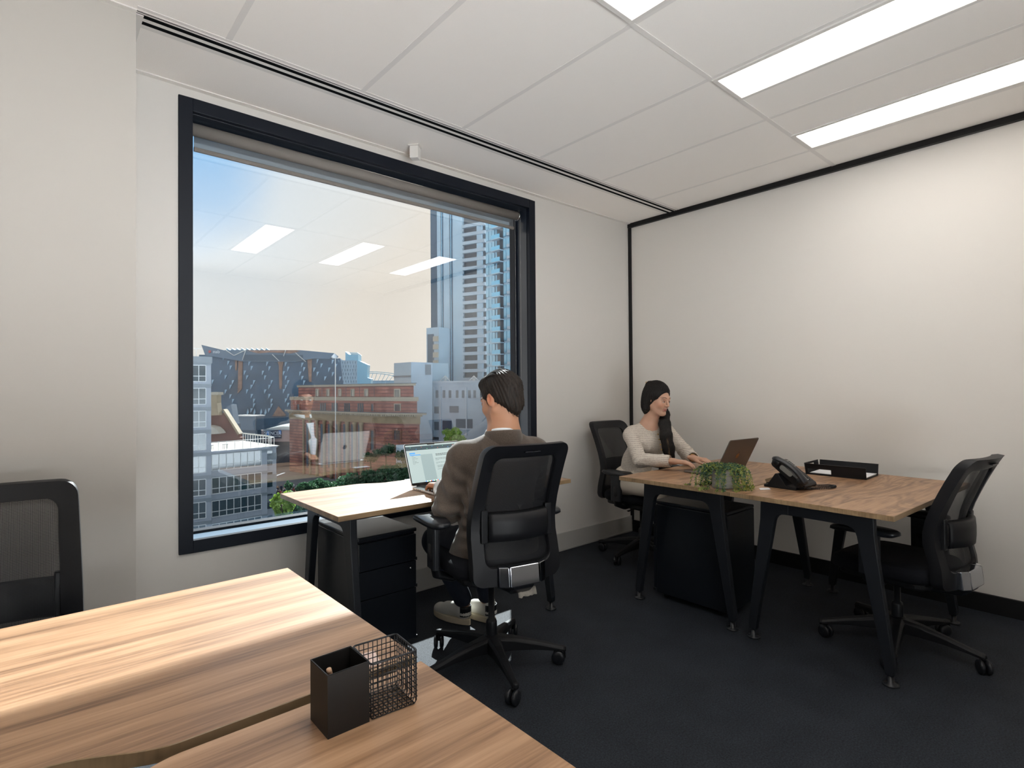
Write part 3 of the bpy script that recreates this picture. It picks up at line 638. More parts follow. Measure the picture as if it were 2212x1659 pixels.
# ---- station with the SPENCER sign
def text_mesh(txt, size, depth):
    c = bpy.data.curves.new('lettering', 'FONT'); c.body = txt; c.size = size; c.extrude = depth; c.offset = size * .008
    o = bpy.data.objects.new('lettering_tmp', c); COL.objects.link(o); bpy.context.view_layer.update()
    me = bpy.data.meshes.new_from_object(o.evaluated_get(bpy.context.evaluated_depsgraph_get())); bpy.data.objects.remove(o); bpy.data.curves.remove(c); return me
def put_text(txt, F, root, px, py, wpx, m, name='lettering', n=.3, hpx=None):
    me = text_mesh(txt, 1.0, .03); xs = [v.co.x for v in me.vertices]; ys = [v.co.y for v in me.vertices]
    ua, za = F.uz(px, py); ub_, _ = F.uz(px + wpx, py); k = (ub_ - ua) / (max(xs) - min(xs)); kz = k
    if hpx: kz = (F.uz(px, py - hpx)[1] - za) / (max(ys) - min(ys))
    T = F.M4(root)
    for v in me.vertices: v.co = T @ Vector((ua + (v.co.x - min(xs)) * k, n + v.co.z * 1.0, za + (v.co.y - min(ys)) * kz))
    me.materials.clear(); me.materials.append(m); o = bpy.data.objects.new(name, me); COL.objects.link(o); o.parent = root; return o
cm('sign_dark', (.02, .03, .06), .4); cm('sign_blue', (.03, .22, .60), .4); cm('sign_white', (.8, .82, .85), .5); cm('pink_block', (.40, .31, .29), .8, var=(.4, .1)); cm('roof_pale', (.42, .46, .47), .7); cm('sign_purple', (.10, .07, .18), .5)
F6 = Fac(560, 175, 640, 175)
o6 = bthing('station_building', 'low station building with SPENCER sign on its pink block wall', 'building', F6.pt(None, 0, 0, 0))
b = MB(); F6.pxbox(b, o6, 560, 929, 636, 954, -20, 0); b.build('wall', M['pink_block'], o6)
b = MB(); F6.pxbox(b, o6, 540, 954, 660, 1030, -20, -2.5); b.build('lower_wall', M['balcony_dark'], o6)
ur0, zrr = F6.uz(569, 929); ur1 = F6.uz(640, 929)[0]; b = MB(); T6 = F6.M4(o6)
b.grid(lambda i, j: T6 @ Vector((ur0 + (ur1 - ur0) * i / 12, .3 - 34 * j / 4, zrr + .1 + 1.2 * math.sin(PI * min(1, max(0, (i + 1) / 14))) * (1 if j else .15) + .12 * j)), 13, 5)
o_ = b.build('barrel_roof', M['roof_pale'], o6, fix=False); q = o_.modifiers.new('t', 'SOLIDIFY'); q.thickness = .4
b = MB(); F6.pxbox(b, o6, 571.5, 926.5, 608.5, 947, 0, .25); b.build('sign_board', M['sign_dark'], o6)
for x0, x1, y0, y1 in ((576.5, 582.5, 931, 940), (602.5, 608, 930, 938)): b = MB(); F6.pxbox(b, o6, x0, y0, x1, y1, .25, .28); b.build('sign_block', M['sign_blue'], o6)
put_text('SPENCER', F6, o6, 572, 939.5, 36, M['sign_white'], hpx=7.5); put_text('ST CENTRE', F6, o6, 584, 943.5, 23, M['sign_white'], hpx=2.4)
b = MB(); F6.pxbox(b, o6, 541, 928, 556, 937, .0, .3); b.build('blue_sign', M['sign_blue'], o6); put_text('ES', F6, o6, 545, 937, 10, M['sign_white'], hpx=6, n=.4)
b = MB(); T = F6.M4(o6); uc, zc = F6.uz(597, 903); b.grid(lambda i, j: T @ Vector((uc - 6 + 12 * i / 12, -26 - 8 * j, zc - 3.3 + 3 * math.sin(PI * i / 12) ** .7)), 13, 2); o_ = b.build('arched_hall', M['roof_pale'], o6, fix=False); q = o_.modifiers.new('t', 'SOLIDIFY'); q.thickness = .3

# ---- big blue bank headquarters far behind
F7 = Fac(430, 318, 740, 336)
o7 = bthing('headquarters_building', 'wide dark blue headquarters with white triangular shades and nab sign', 'building', F7.pt(None, 40, 0, 0))
polyp(F7, o7, [(430, 766), (735, 774), (741, 830), (741, 1005), (430, 1005)], -30, 0, 'wall', M['nab_blue'])
polyp(F7, o7, [(438, 745.5), (487, 757.5), (505, 756.5), (650, 757), (723, 763.5), (712, 776), (675, 775), (640, 782), (525, 781), (446, 768)], -30, 2.5, 'roof_crown', M['nab_face'])
polyp(F7, o7, [(533, 757.5), (600, 758), (640, 757), (650, 760), (630, 764), (585, 762), (560, 764)], 2.5, 3.0, 'copper_fascia', M['copper_panel'])
for P in ([(508, 770), (514, 770), (512, 800), (509, 800)], [(516, 778), (525, 781), (523, 840), (514, 850)], [(594, 764), (617, 764), (611, 790), (609, 840), (604, 840), (603, 790)], [(645, 762), (668, 764), (674, 776), (673, 825), (668, 825), (664, 776)], [(590, 897), (602, 877), (618, 896), (616, 899), (588, 899)], [(552, 779), (562, 781), (570, 781)][:0]):
    if P: polyp(F7, o7, P, 0, .9, 'copper_strip', M['copper_panel'])
b = MB()
for A, B_ in (((489, 756), (508, 769)), ((508, 769), (533, 757)), ((533, 757), (526, 779)), ((619, 757), (614, 770)), ((640, 763), (662, 782)), ((590, 766), (605, 781))):
    (a1, z1), (a2, z2) = F7.uz(*A), F7.uz(*B_); b.tube([F7.pt(o7, a1, z1, 2.9), F7.pt(o7, a2, z2, 2.9)], .28, 5)
b.build('roof_strut', M['white_strut'], o7)
b = MB(); F7.pxbox(b, o7, 529, 767, 656, 780, 2.4, 2.7); b.build('balcony_recess', M['tower_dark'], o7)
random.seed(3); TRI = []
S5 = 5.53
for x, y in ((480, 215), (537, 275), (565, 330), (448, 388), (505, 445), (590, 505), (562, 560), (505, 617), (562, 673), (592, 730), (592, 787), (350, 500), (322, 560), (787, 280), (815, 336), (733, 390), (760, 447), (842, 505), (812, 560), (760, 615), (815, 670), (842, 727), (842, 782), (1000, 283), (1027, 340), (948, 392), (975, 448), (1053, 505), (1025, 560), (975, 615), (1025, 670), (1052, 727), (1052, 785), (1222, 290), (1250, 345), (1197, 398), (1222, 455), (1250, 505), (1222, 560), (1197, 612), (1250, 668), (1222, 722), (1250, 775), (1417, 298), (1440, 350), (1392, 402), (1418, 455), (1440, 508), (1600, 252), (1647, 305), (1560, 355), (1600, 405), (1780, 262), (1820, 312), (1738, 355), (1782, 408), (1690, 460), (1868, 462), (812, 840), (1022, 840)): TRI.append((400 + x / S5, 730 + y / S5))
b0 = None
for x, y in TRI:
    o_ = polyp(F7, o7, [(x, y), (x - 4.9, y), (x - 4.9, y + 9.6)], .2, .9, 'sunshade_triangle', M['nab_panel'])
for x in (753, 833, 912, 965): o_ = polyp(F7, o7, [(400 + x / S5, 730 + 845 / S5), (400 + (x + 12) / S5, 730 + 890 / S5), (400 + (x - 12) / S5, 730 + 925 / S5), (400 + (x - 14) / S5, 730 + 890 / S5)], .2, .9, 'sunshade_triangle', M['nab_panel'])
b = MB()
for k in range(9): x = 487 + 10.7 * k; P = [F7.uz(x, 751), F7.uz(x + 9, 756.5), F7.uz(x, 757)]; b.prism(P, -6, -2, 'y', M4=F7.M4(o7))
b.build('roof_sawtooth', M['pale_blue'], o7)
cm('nab_red', (.55, .07, .06), .5)
P = []
for k in range(14):
    a = PI * 2 * k / 14; rr = 3.6 if k % 2 == 0 else 1.9; P.append((454.5 + 454 * 0 + 3.3 + rr * math.cos(a) - 1.5, 760.3 + rr * 1.0 * math.sin(a)))
polyp(F7, o7, P, 2.5, 3.1, 'red_star_emblem', M['nab_red'])
put_text('nab', F7, o7, 463.5, 763.6, 14.2, M['sign_white'], n=2.9)
F8 = Fac(734, 336, 771.5, 352)
o8 = bthing('perforated_building', 'pale blue wing with rows of small dark triangular openings', 'building', F8.pt(None, 0, 0, 0))
polyp(F8, o8, [(731, 778), (771.5, 778.5), (771.5, 990), (745, 990), (738, 805)], -24, 0, 'wall', M['tower_conc'])
for i in range(6):
    for j in range(6):
        x = 739 + i * 5.6 + (1.8 if j % 2 else 0); y = 781 + j * 8.2
        if x < 769 and x - 735 > (y - 780) * .12: polyp(F8, o8, [(x, y), (x + 1.3, y), (x + .5, y + 5)], 0, .15, 'opening', M['nab_blue'])
F9 = Fac(746, 380, 796, 380)
o9 = bthing('pale_tower', 'small pale blue tower with a slanted top on the skyline', 'building', F9.pt(None, 4, 0, 0))
polyp(F9, o9, [(746, 759.5), (754.5, 766), (773.5, 766), (774, 780), (770, 782), (770, 990), (747.5, 990)], -8, 0, 'wall', M['pale_blue'])
polyp(F9, o9, [(746, 759.3), (765, 759.8), (773.5, 766), (754.5, 766)], -9, -8.2, 'slanted_top', M['window_white'])
o9 = bthing('pale_tower', 'wider pale blue block with a sloping parapet right of the small tower', 'building', F9.pt(None, 12, 0, 0))
polyp(F9, o9, [(771, 780), (777, 780), (794.5, 788), (793, 816), (801, 818), (801, 990), (771, 990)], -6, 0, 'wall', M['pale_blue'])
# stadium roof arch
Fs = Fac(760, 460, 870, 460); os_ = bthing('stadium', 'thin arched stadium roof truss on the horizon', 'stadium', Fs.pt(None, 20, 0, 0))
def arc(pts, r_, name):
    b = MB(); b.tube([Fs.pt(os_, *Fs.uz(*q), 0) for q in pts], r_, 6); return b.build(name, M['pale_blue'], os_)
arc([(745 + 6 * k, 803.2 + .0016 * (745 + 6 * k - 800) ** 2) for k in range(22)], .28, 'top_chord'); arc([(775 + 5 * k, 806.5 + .0028 * (775 + 5 * k - 805) ** 2) for k in range(17)], .28, 'bottom_chord')
for k in range(7): x = 797 + 9 * k; arc([(x, 805 + (.0016 * (x - 800) ** 2)), (x - 5 - k, 824)], .2, 'hanger')
b = MB(); Fs.pxbox(b, os_, 740, 822, 880, 990, -30, -.5); b.build('stand', M['tower_conc'], os_)

# ---- red brick classical building
FA = Fac(822.5, 140, 625, 168)          # long front, receding left
FB = Fac(822.5, 140, 906, 136)          # short right flank
ob = bthing('brick_building', 'red brick classical building with sandstone cornice and giant columns', 'building', FA.pt(None, 0, 0, 0))
LA = FA.len; LB = FB.len
def zat(F, px, py): return F.uz(px, py)[1]
z_top = zat(FA, 822.5, 829); z_b1 = zat(FA, 822.5, 857.8); z_b0 = zat(FA, 822.5, 866.5); z_c1 = zat(FA, 822.5, 892); z_c0 = zat(FA, 822.5, 899); z_f0 = zat(FA, 822.5, 914.7)
def solid(inset, L_left, z0, z1, name, m, over=0.):
    a = FA.a; u = FA.u; v = FB.u
    P = [a + u * (inset - over) + v * (inset - over), a + u * (LA - L_left + over) + v * (inset - over), a + u * (LA - L_left + over) + v * (LB - .6 * inset + over), a + u * (inset - over) + v * (LB - .6 * inset + over)]
    b = MB(); b.prism([(p.x - ob.location.x, p.y - ob.location.y) for p in P], z0 - GZ, z1 - GZ); return b.build(name, m, ob)
solid(0, 0, GZ, z_c0, 'lower_wall', M['brick']); solid(0, 0, z_f0, z_c0, 'frieze', M['sandstone'], .12)
solid(0, 0, z_c0, z_c0 + .45, 'dentil_band', M['sandstone'], .45); solid(0, 0, z_c0 + .42, z_c1, 'cornice', M['limestone'], 1.1); solid(0, 0, z_c1, z_c1 + .15, 'cornice_flashing', M['tower_dark'], 1.15)
solid(.5, 0, z_c1, z_b0, 'middle_wall', M['brick']); solid(.5, 0, z_b0, z_b1, 'stone_belt', M['limestone'], .25)
solid(1.2, 3.4, z_b1, z_top - .5, 'upper_wall', M['brick']); solid(1.2, 3.4, z_top - .55, z_top, 'top_cornice', M['limestone'], .35); solid(1.2, 3.4, z_top, z_top + .12, 'roof_edge', M['tower_dark'], .5)
def brick_window(F, root, x0, y0, x1, y1, n, fr='limestone', fw=.3):
    n = n * (abs(FB.u.dot(FA.n)) if F is FA else abs(FA.u.dot(FB.n))) + .06
    b = MB(); F.pxbox(b, root, x0, y0, x1, y1, n - .2, n + .04); wd = b.build('window', M['teal_glass'], root)
    if fr:
        pc = (x0 + x1) / 2; qc = (y0 + y1) / 2; ua, ub_ = sorted((F.uz(x0, qc)[0], F.uz(x1, qc)[0])); z1, z0 = F.uz(pc, y0)[1], F.uz(pc, y1)[1]
        b = MB(); F.box(b, root, ua - fw, ua, z0, z1 + fw, n - .1, n + .14); F.box(b, root, ub_, ub_ + fw, z0, z1 + fw, n - .1, n + .14); F.box(b, root, ua, ub_, z1, z1 + fw, n - .1, n + .14); b.build('surround', M[fr], wd)
for x, w_ in ((683, 3.6), (706.5, 3.9), (732, 4.2), (759.5, 4.8), (789, 5.6)): brick_window(FA, ob, x - w_ / 2, 842, x + w_ / 2, 856, -1.2)
brick_window(FB, ob, 852, 842, 861.5, 857.5, -1.2, fw=.28)
for xc in (697, 722, 749, 778):
    for dx in (-4.6, 0, 4.6): brick_window(FA, ob, xc + dx - 1.4, 871, xc + dx + 1.4, 889.5, -.5, None)
for x in (644, 804): brick_window(FA, ob, x - 2.6, 873, x + 2.6, 888.5, -.5, 'brick')
brick_window(FB, ob, 852.5, 873.5, 864, 888, -.5, 'limestone', .2)
brick_window(FB, ob, 852, 930, 864.5, 950, 0, 'brick_dark', .5); brick_window(FA, ob, 802, 930, 808, 972, 0, 'brick_dark', .5)
b = MB()
for k in range(46): u = .6 + k * (LA - 1) / 46; FA.box(b, ob, u, u + .28, z_c0 + .05, z_c0 + .42, .4, .85)
for k in range(16): u = .6 + k * (LB - 1) / 16; FB.box(b, ob, u, u + .28, z_c0 + .05, z_c0 + .42, .4, .85)
b.build('dentils', M['limestone'], ob)
for x, w_ in ((658, 5), (672, 5.5), (687, 6.5), (703, 7), (718, 7.5), (735, 8), (753, 8.5), (769, 8.5), (783, 8)):
    u, _ = FA.uz(x, 930); r_ = w_ * 150 / FPX / 2; p = FA.pt(ob, u, 0, .35); b = MB()
    b.lathe([(r_ * 1.05, 0), (r_, 1.0), (r_ * .9, z_f0 - GZ - 1.2), (r_ * 1.15, z_f0 - GZ - .7), (r_ * 1.3, z_f0 - GZ)], 14, (p.x, p.y, 0)); b.build('column', M['sandstone'], ob)
for x in (664, 695, 711, 727, 744, 761, 776): b = MB(); FA.pxbox(b, ob, x - 2.2, 916, x + 2.2, 1010, .0, .06); b.build('tall_window', M['tower_dark'], ob)
b = MB()
for x in (693, 718, 745, 774, 806): FA.pxbox(b, ob, x - .35, 832, x + .35, 857, -.6, -.35)
b.build('downpipes', M['tower_dark'], ob)
pf = at(724.5, 850, 139); fl_ = bthing('flagpole', 'thin white pole rising in front of the brick building', 'pole', pf); b = MB(); b.lathe([(.14, 0), (.11, at(724.5, 773, 139).z - GZ)], 8); b.build('pole', M['white_strut'], fl_); b = MB(); zz = at(724, 773, 139).z - GZ; b.box(-.8, .8, -.1, .1, zz - .15, zz); b.build('crossarm', M['white_strut'], fl_)

# ---- pale rendered block and grey building right of it
F10 = Fac(880, 168, 1040, 160)
oc = bthing('rendered_building', 'pale blue grey rendered building with small windows behind the brick one', 'building', F10.pt(None, 0, 0, 0))
polyp(F10, oc, [(934, 825), (1075, 824), (1075, 1010), (934, 1010)], -20, 0, 'wall', M['render_grey'])
b = MB(); F10.pxbox(b, oc, 934, 822.5, 1075, 826, -20, .5); b.build('parapet', M['render_pale'], oc)
b = MB(); F10.pxbox(b, oc, 934, 833, 1075, 834.5, 0, .25); F10.pxbox(b, oc, 934, 860, 1075, 861, 0, .2); b.build('string_course', M['render_pale'], oc)
for x in (944, 959, 972, 987.5, 1000.5, 1014, 1025.5, 1040): b = MB(); F10.pxbox(b, oc, x - 2.9, 843, x + 2.9, 859.5, -.1, .05); b.build('window', M['window_grey'], oc)
for x0, x1, y0, y1, mm in ((935, 948, 878, 893, 'window_grey'), (971, 991, 877, 891.5, 'window_grey'), (935, 948, 911, 929, 'window_grey'), (956, 976, 908.5, 928, 'tower_dark'), (985, 1021, 905, 925, 'tower_dark'), (935, 948, 944, 950, 'balcony_dark')): b = MB(); F10.pxbox(b, oc, x0, y0, x1, y1, -.1, .06); b.build('window', M[mm], oc)
for x in (937, 952.5, 1008): b = MB(); F10.pxbox(b, oc, x - 1, 836, x + 1, 940, 0, .4); b.build('drainpipe', M['render_pale'], oc)
F11 = Fac(851, 166, 888, 160); F12 = Fac(888, 160, 934, 163)
od = bthing('lift_tower', 'blank blue grey lift tower block rising above the brick building', 'building', F11.pt(None, 0, 0, 0))
polyp(F11, od, [(851, 784.5), (888, 782), (888, 1005), (851, 1005)], -14, 0, 'wall', M['tower_conc']); polyp(F12, od, [(888, 782), (934, 783.5), (934, 1005), (888, 1005)], -10, 0, 'side_wall', M['render_grey'])
b = MB(); F12.pxbox(b, od, 918.5, 787.5, 931, 809.5, -.1, .1); b.build('louvre', M['window_grey'], od); b = MB(); F11.pxbox(b, od, 851, 811.5, 888, 814.5, 0, .2); b.build('string_course', M['dark_panel'], od)
b = MB()
for xc in (952, 1015):
    for A, B_ in (((-12, 824), (0, 811.5)), ((0, 811.5), (12, 824)), ((-12, 824), (12, 824)), ((-5, 817), (5, 824)), ((5, 817), (-5, 824)), ((0, 811.5), (0, 824))):
        (a1, z1), (a2, z2) = F10.uz(xc + A[0], A[1]), F10.uz(xc + B_[0], B_[1]); b.tube([F10.pt(oc, a1, z1, -3), F10.pt(oc, a2, z2, -3)], .13, 5)
b.build('roof_truss', M['white_strut'], oc)

# ---- apartment towers on the right
F13 = Fac(931, 196, 1049.5, 186); F13s = Fac(921, 190, 948, 187)
TT = lambda F, px: F.uz(px, 430)[1]
oe = bthing('concrete_tower', 'tall blue grey concrete apartment tower with striped balconies', 'building', F13.pt(None, 0, 0, 0)); zt = TT(F13, 990)
def fbox(F, root, x0, x1, z0, z1, n0, n1, name, m):
    ua, ub_ = sorted((F.uz(x0, 700)[0], F.uz(x1, 700)[0])); b = MB(); F.box(b, root, ua, ub_, z0, z1, n0, n1); return b.build(name, M[m], root)
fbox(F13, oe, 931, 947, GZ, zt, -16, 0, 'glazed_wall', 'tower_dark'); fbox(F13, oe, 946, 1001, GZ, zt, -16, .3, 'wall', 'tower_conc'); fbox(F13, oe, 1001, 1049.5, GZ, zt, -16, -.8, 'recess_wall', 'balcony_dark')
for x0, x1 in ((954.5, 959.5), (973.5, 979.5)): fbox(F13, oe, x0, x1, GZ, zt, .2, .45, 'dark_channel', 'tower_dark'); fbox(F13, oe, (x0 + x1) / 2 - .5, (x0 + x1) / 2 + .5, GZ, zt, .3, .65, 'channel_rib', 'tower_glass')
fl = 18.5; k = 0; y = 486
while y < 825:
    zz = F13.uz(1025, y)[1]; fbox(F13, oe, 1001, 1049.5, zz - .55, zz + .55, -.8, .5, 'balcony_band', 'tower_band'); z2 = F13.uz(1025, y + fl)[1]
    fbox(F13, oe, 1031, 1042, z2 + .55, zz - .55, -.8, .1, 'balcony_screen', 'tower_conc'); fbox(F13, oe, 1000.5, 1003.5, z2 + 1.2, zz - .9, .3, .7, 'corner_notch', 'tower_band')
    y += fl
fbox(F13s, oe, 921, 948, GZ, F13s.uz(930, 708)[1], -14, 0, 'podium', 'tower_conc'); fbox(F13s, oe, 923.5, 937, GZ, F13s.uz(930, 722)[1], 0, .1, 'podium_recess', 'tower_dark')
for k in range(7): y = 726.5 + 17.3 * k; b = MB(); F13s.pxbox(b, oe, 937, y, 947.5, y + 11, 0, .5); b.build('podium_panel', M['limestone'], oe)
F14 = Fac(1049.5, 150, 1150, 138); of = bthing('glass_tower', 'bright blue glass apartment tower with balconies, half hidden by the window frame', 'building', F14.pt(None, 0, 0, 0)); zt = TT(F14, 1080)
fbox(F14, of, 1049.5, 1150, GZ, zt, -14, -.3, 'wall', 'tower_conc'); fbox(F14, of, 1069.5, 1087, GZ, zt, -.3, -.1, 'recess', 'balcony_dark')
y = 494 - 24.8
while y < 900:
    zz = F14.uz(1078, y)[1]; z2 = F14.uz(1078, y + 24.8)[1]; h_ = zz - z2
    for x0, x1 in ((1050.5, 1056), (1057.5, 1063), (1064, 1069), (1088.5, 1094), (1095, 1101), (1108, 1116), (1118, 1126)): fbox(F14, of, x0, x1, z2 + h_ * .22, zz, -.3, .05, 'window', 'tower_glass')
    fbox(F14, of, 1069, 1088, z2 + .0, z2 + h_ * .08, -.3, 1.3, 'balcony_slab', 'tower_band'); fbox(F14, of, 1069.5, 1087.5, z2 + h_ * .08, z2 + h_ * .42, 1.2, 1.28, 'balcony_glass', 'balcony_glass')
    fbox(F14, of, 1071.5, 1074, z2 + h_ * .1, zz, -.2, .05, 'balcony_door', 'tower_glass'); fbox(F14, of, 1101, 1107, z2 + h_ * .1, z2 + h_ * .35, -.2, 1.0, 'side_balcony', 'tower_band')
    y += 24.8

# ---- trees, people in the street
def tree(cx, cy, zc, rx, rz, m, label, seed, n=900, ls=.36, group='street trees below the window'):
    random.seed(seed); t_ = thing('street_tree', label, 'tree', (cx, cy, GZ), 0, group)
    b = MB(); b.tube([(0, 0, 0), (.2, .1, (zc - GZ) * .5), (0, 0, zc - GZ)], [.35, .25, .1], 7); b.build('trunk', M['bark'], t_)
    b = MB(); bl_ = [(Vector((random.uniform(-.6, .6) * rx, random.uniform(-.6, .6) * rx, random.uniform(-.6, .6) * rz)), random.uniform(.35, .6)) for _ in range(11)]
    for _ in range(n):
        c, s_ = random.choice(bl_); d = Vector((random.gauss(0, 1), random.gauss(0, 1), random.gauss(0, 1))).normalized() * (random.random() ** .33)
        p = c + Vector((d.x * rx * s_, d.y * rx * s_, d.z * rz * s_)) + Vector((0, 0, zc - GZ)); a = Euler((random.uniform(0, 6), random.uniform(0, 6), random.uniform(0, 6))).to_matrix()
        s2 = ls * random.uniform(.6, 1.3); P = [p + a @ Vector(q) * s2 for q in ((-.5, -.25, 0), (.15, -.4, .1), (.6, 0, 0), (.15, .4, .1), (-.5, .25, 0))]; b.add(P, [(0, 1, 2, 3, 4)])
    b.build('crown', m, t_, fix=False); return t_
def tree_px(px, py, d, rpx, rpz, m, label, seed, **k): p = at(px, py, d); tree(p.x, p.y, p.z, rpx * d / FPX, rpz * d / FPX, m, label, seed, **k)
ORD = 'first second third fourth fifth sixth seventh eighth ninth tenth eleventh'.split()
for i, (x, y, d, rx, rz) in enumerate(((665, 1062, 92, 26, 20), (705, 1055, 96, 30, 24), (750, 1045, 98, 34, 24), (800, 1036, 100, 34, 24), (850, 1028, 102, 36, 26), (905, 1015, 104, 34, 30), (655, 1100, 78, 38, 26), (960, 1010, 108, 40, 30), (700, 1095, 84, 36, 22), (760, 1085, 86, 40, 24), (830, 1075, 90, 44, 26))):
    tree_px(x, y, d, rx, rz, M['leafD'], ('dense green tree in the far street row, %s from the left' % ORD[i] if i in (0, 1, 2, 3, 4, 5, 7) else 'dense green tree in the near street row, number %s from the left' % {6: 'one', 8: 'two', 9: 'three', 10: 'four'}[i]).replace('eighth', 'seventh'), i, n=2600)
tree_px(608, 1090, 66, 22, 30, M['leafL'], 'bright yellow green tree beside the office block corner', 40, n=2000)
tree_px(833, 970, 122, 22, 14, M['leafD'], 'tree at the foot of the brick building, behind the laptop reflection', 41); tree_px(870, 985, 118, 22, 16, M['leafD'], 'tree beside the low white wall at the brick building', 42); tree_px(895, 1000, 112, 20, 24, M['leafD'], 'round tree just left of the laptop screen', 45)
tree_px(985, 942, 112, 26, 20, M['leafL'], 'light green tree above the laptop screen', 43, n=1800); tree_px(625, 1052, 100, 10, 12, M['leafD'], 'small tree at the street crossing', 44, n=350); tree_px(800, 985, 126, 20, 14, M['leafD'], 'tree against the columns of the brick building', 46)
b = MB(); P = at(880, 960, 122); ow = thing('low_wall', 'low pale concrete wall beside the brick building', 'wall', (P.x, P.y, GZ)); b.box(-2.5, 5, -.3, .3, P.z - GZ - 2, P.z - GZ); b.box(-2.5, 5, -.2, .2, 0, P.z - GZ - 2); b.build('wall', M['render_pale'], ow); ow.rotation_euler = (0, 0, -.2)
# pedestrians at the crossing
random.seed(9); PC = [cm('coat_%s' % n, c, .8) for n, c in (('navy', (.02, .03, .07)), ('red', (.25, .04, .05)), ('white', (.6, .6, .62)), ('black', (.012, .012, .016)), ('tan', (.3, .2, .12)))]; cm('ped_skin', (.45, .28, .2), .6)
for k in range(20):
    px = 594 + random.uniform(0, 44); d = 130 + random.uniform(-6, 8); g_ = at(px, 836, d)
    b = MB(); h_ = random.uniform(1.6, 1.8); 
    for s_ in (-1, 1): b.tube([(s_ * .11, random.uniform(-.2, .2), 0), (s_ * .1, 0, h_ * .48)], [.08, .12], 6, mi=1)
    b.lathe([(.12, h_ * .46), (.2, h_ * .6), (.25, h_ * .8), (.1, h_ * .86)], 8); b.lathe([(.0, h_ * .85), (.11, h_ * .9), (.12, h_ * .95), (.0, h_)], 8, mi=2)
    for s_ in (-1, 1): b.tube([(s_ * .25, 0, h_ * .8), (s_ * .3, .1, h_ * .5)], .06, 5)
    j = k % 5; tag(b.build('person', [PC[j], PC[3], M['ped_skin']], None), 'tiny pedestrian in a %s top at the street crossing' % ['navy', 'red', 'white', 'black', 'tan'][j], 'person', 'pedestrians at the street crossing').location = (g_.x, g_.y, GZ)
# crossing stripes are painted on the road
b = MB()
for k in range(7): p = at(596 + k * 9, 836, 118 + k * .0); b.box(p.x - .35, p.x + .35, p.y - 3, p.y + 3, GZ, GZ + .02)
tag(b.build('road_marking', M['sign_white']), 'white zebra crossing stripes on the street', 'road marking')
from mathutils.bvhtree import BVHTree
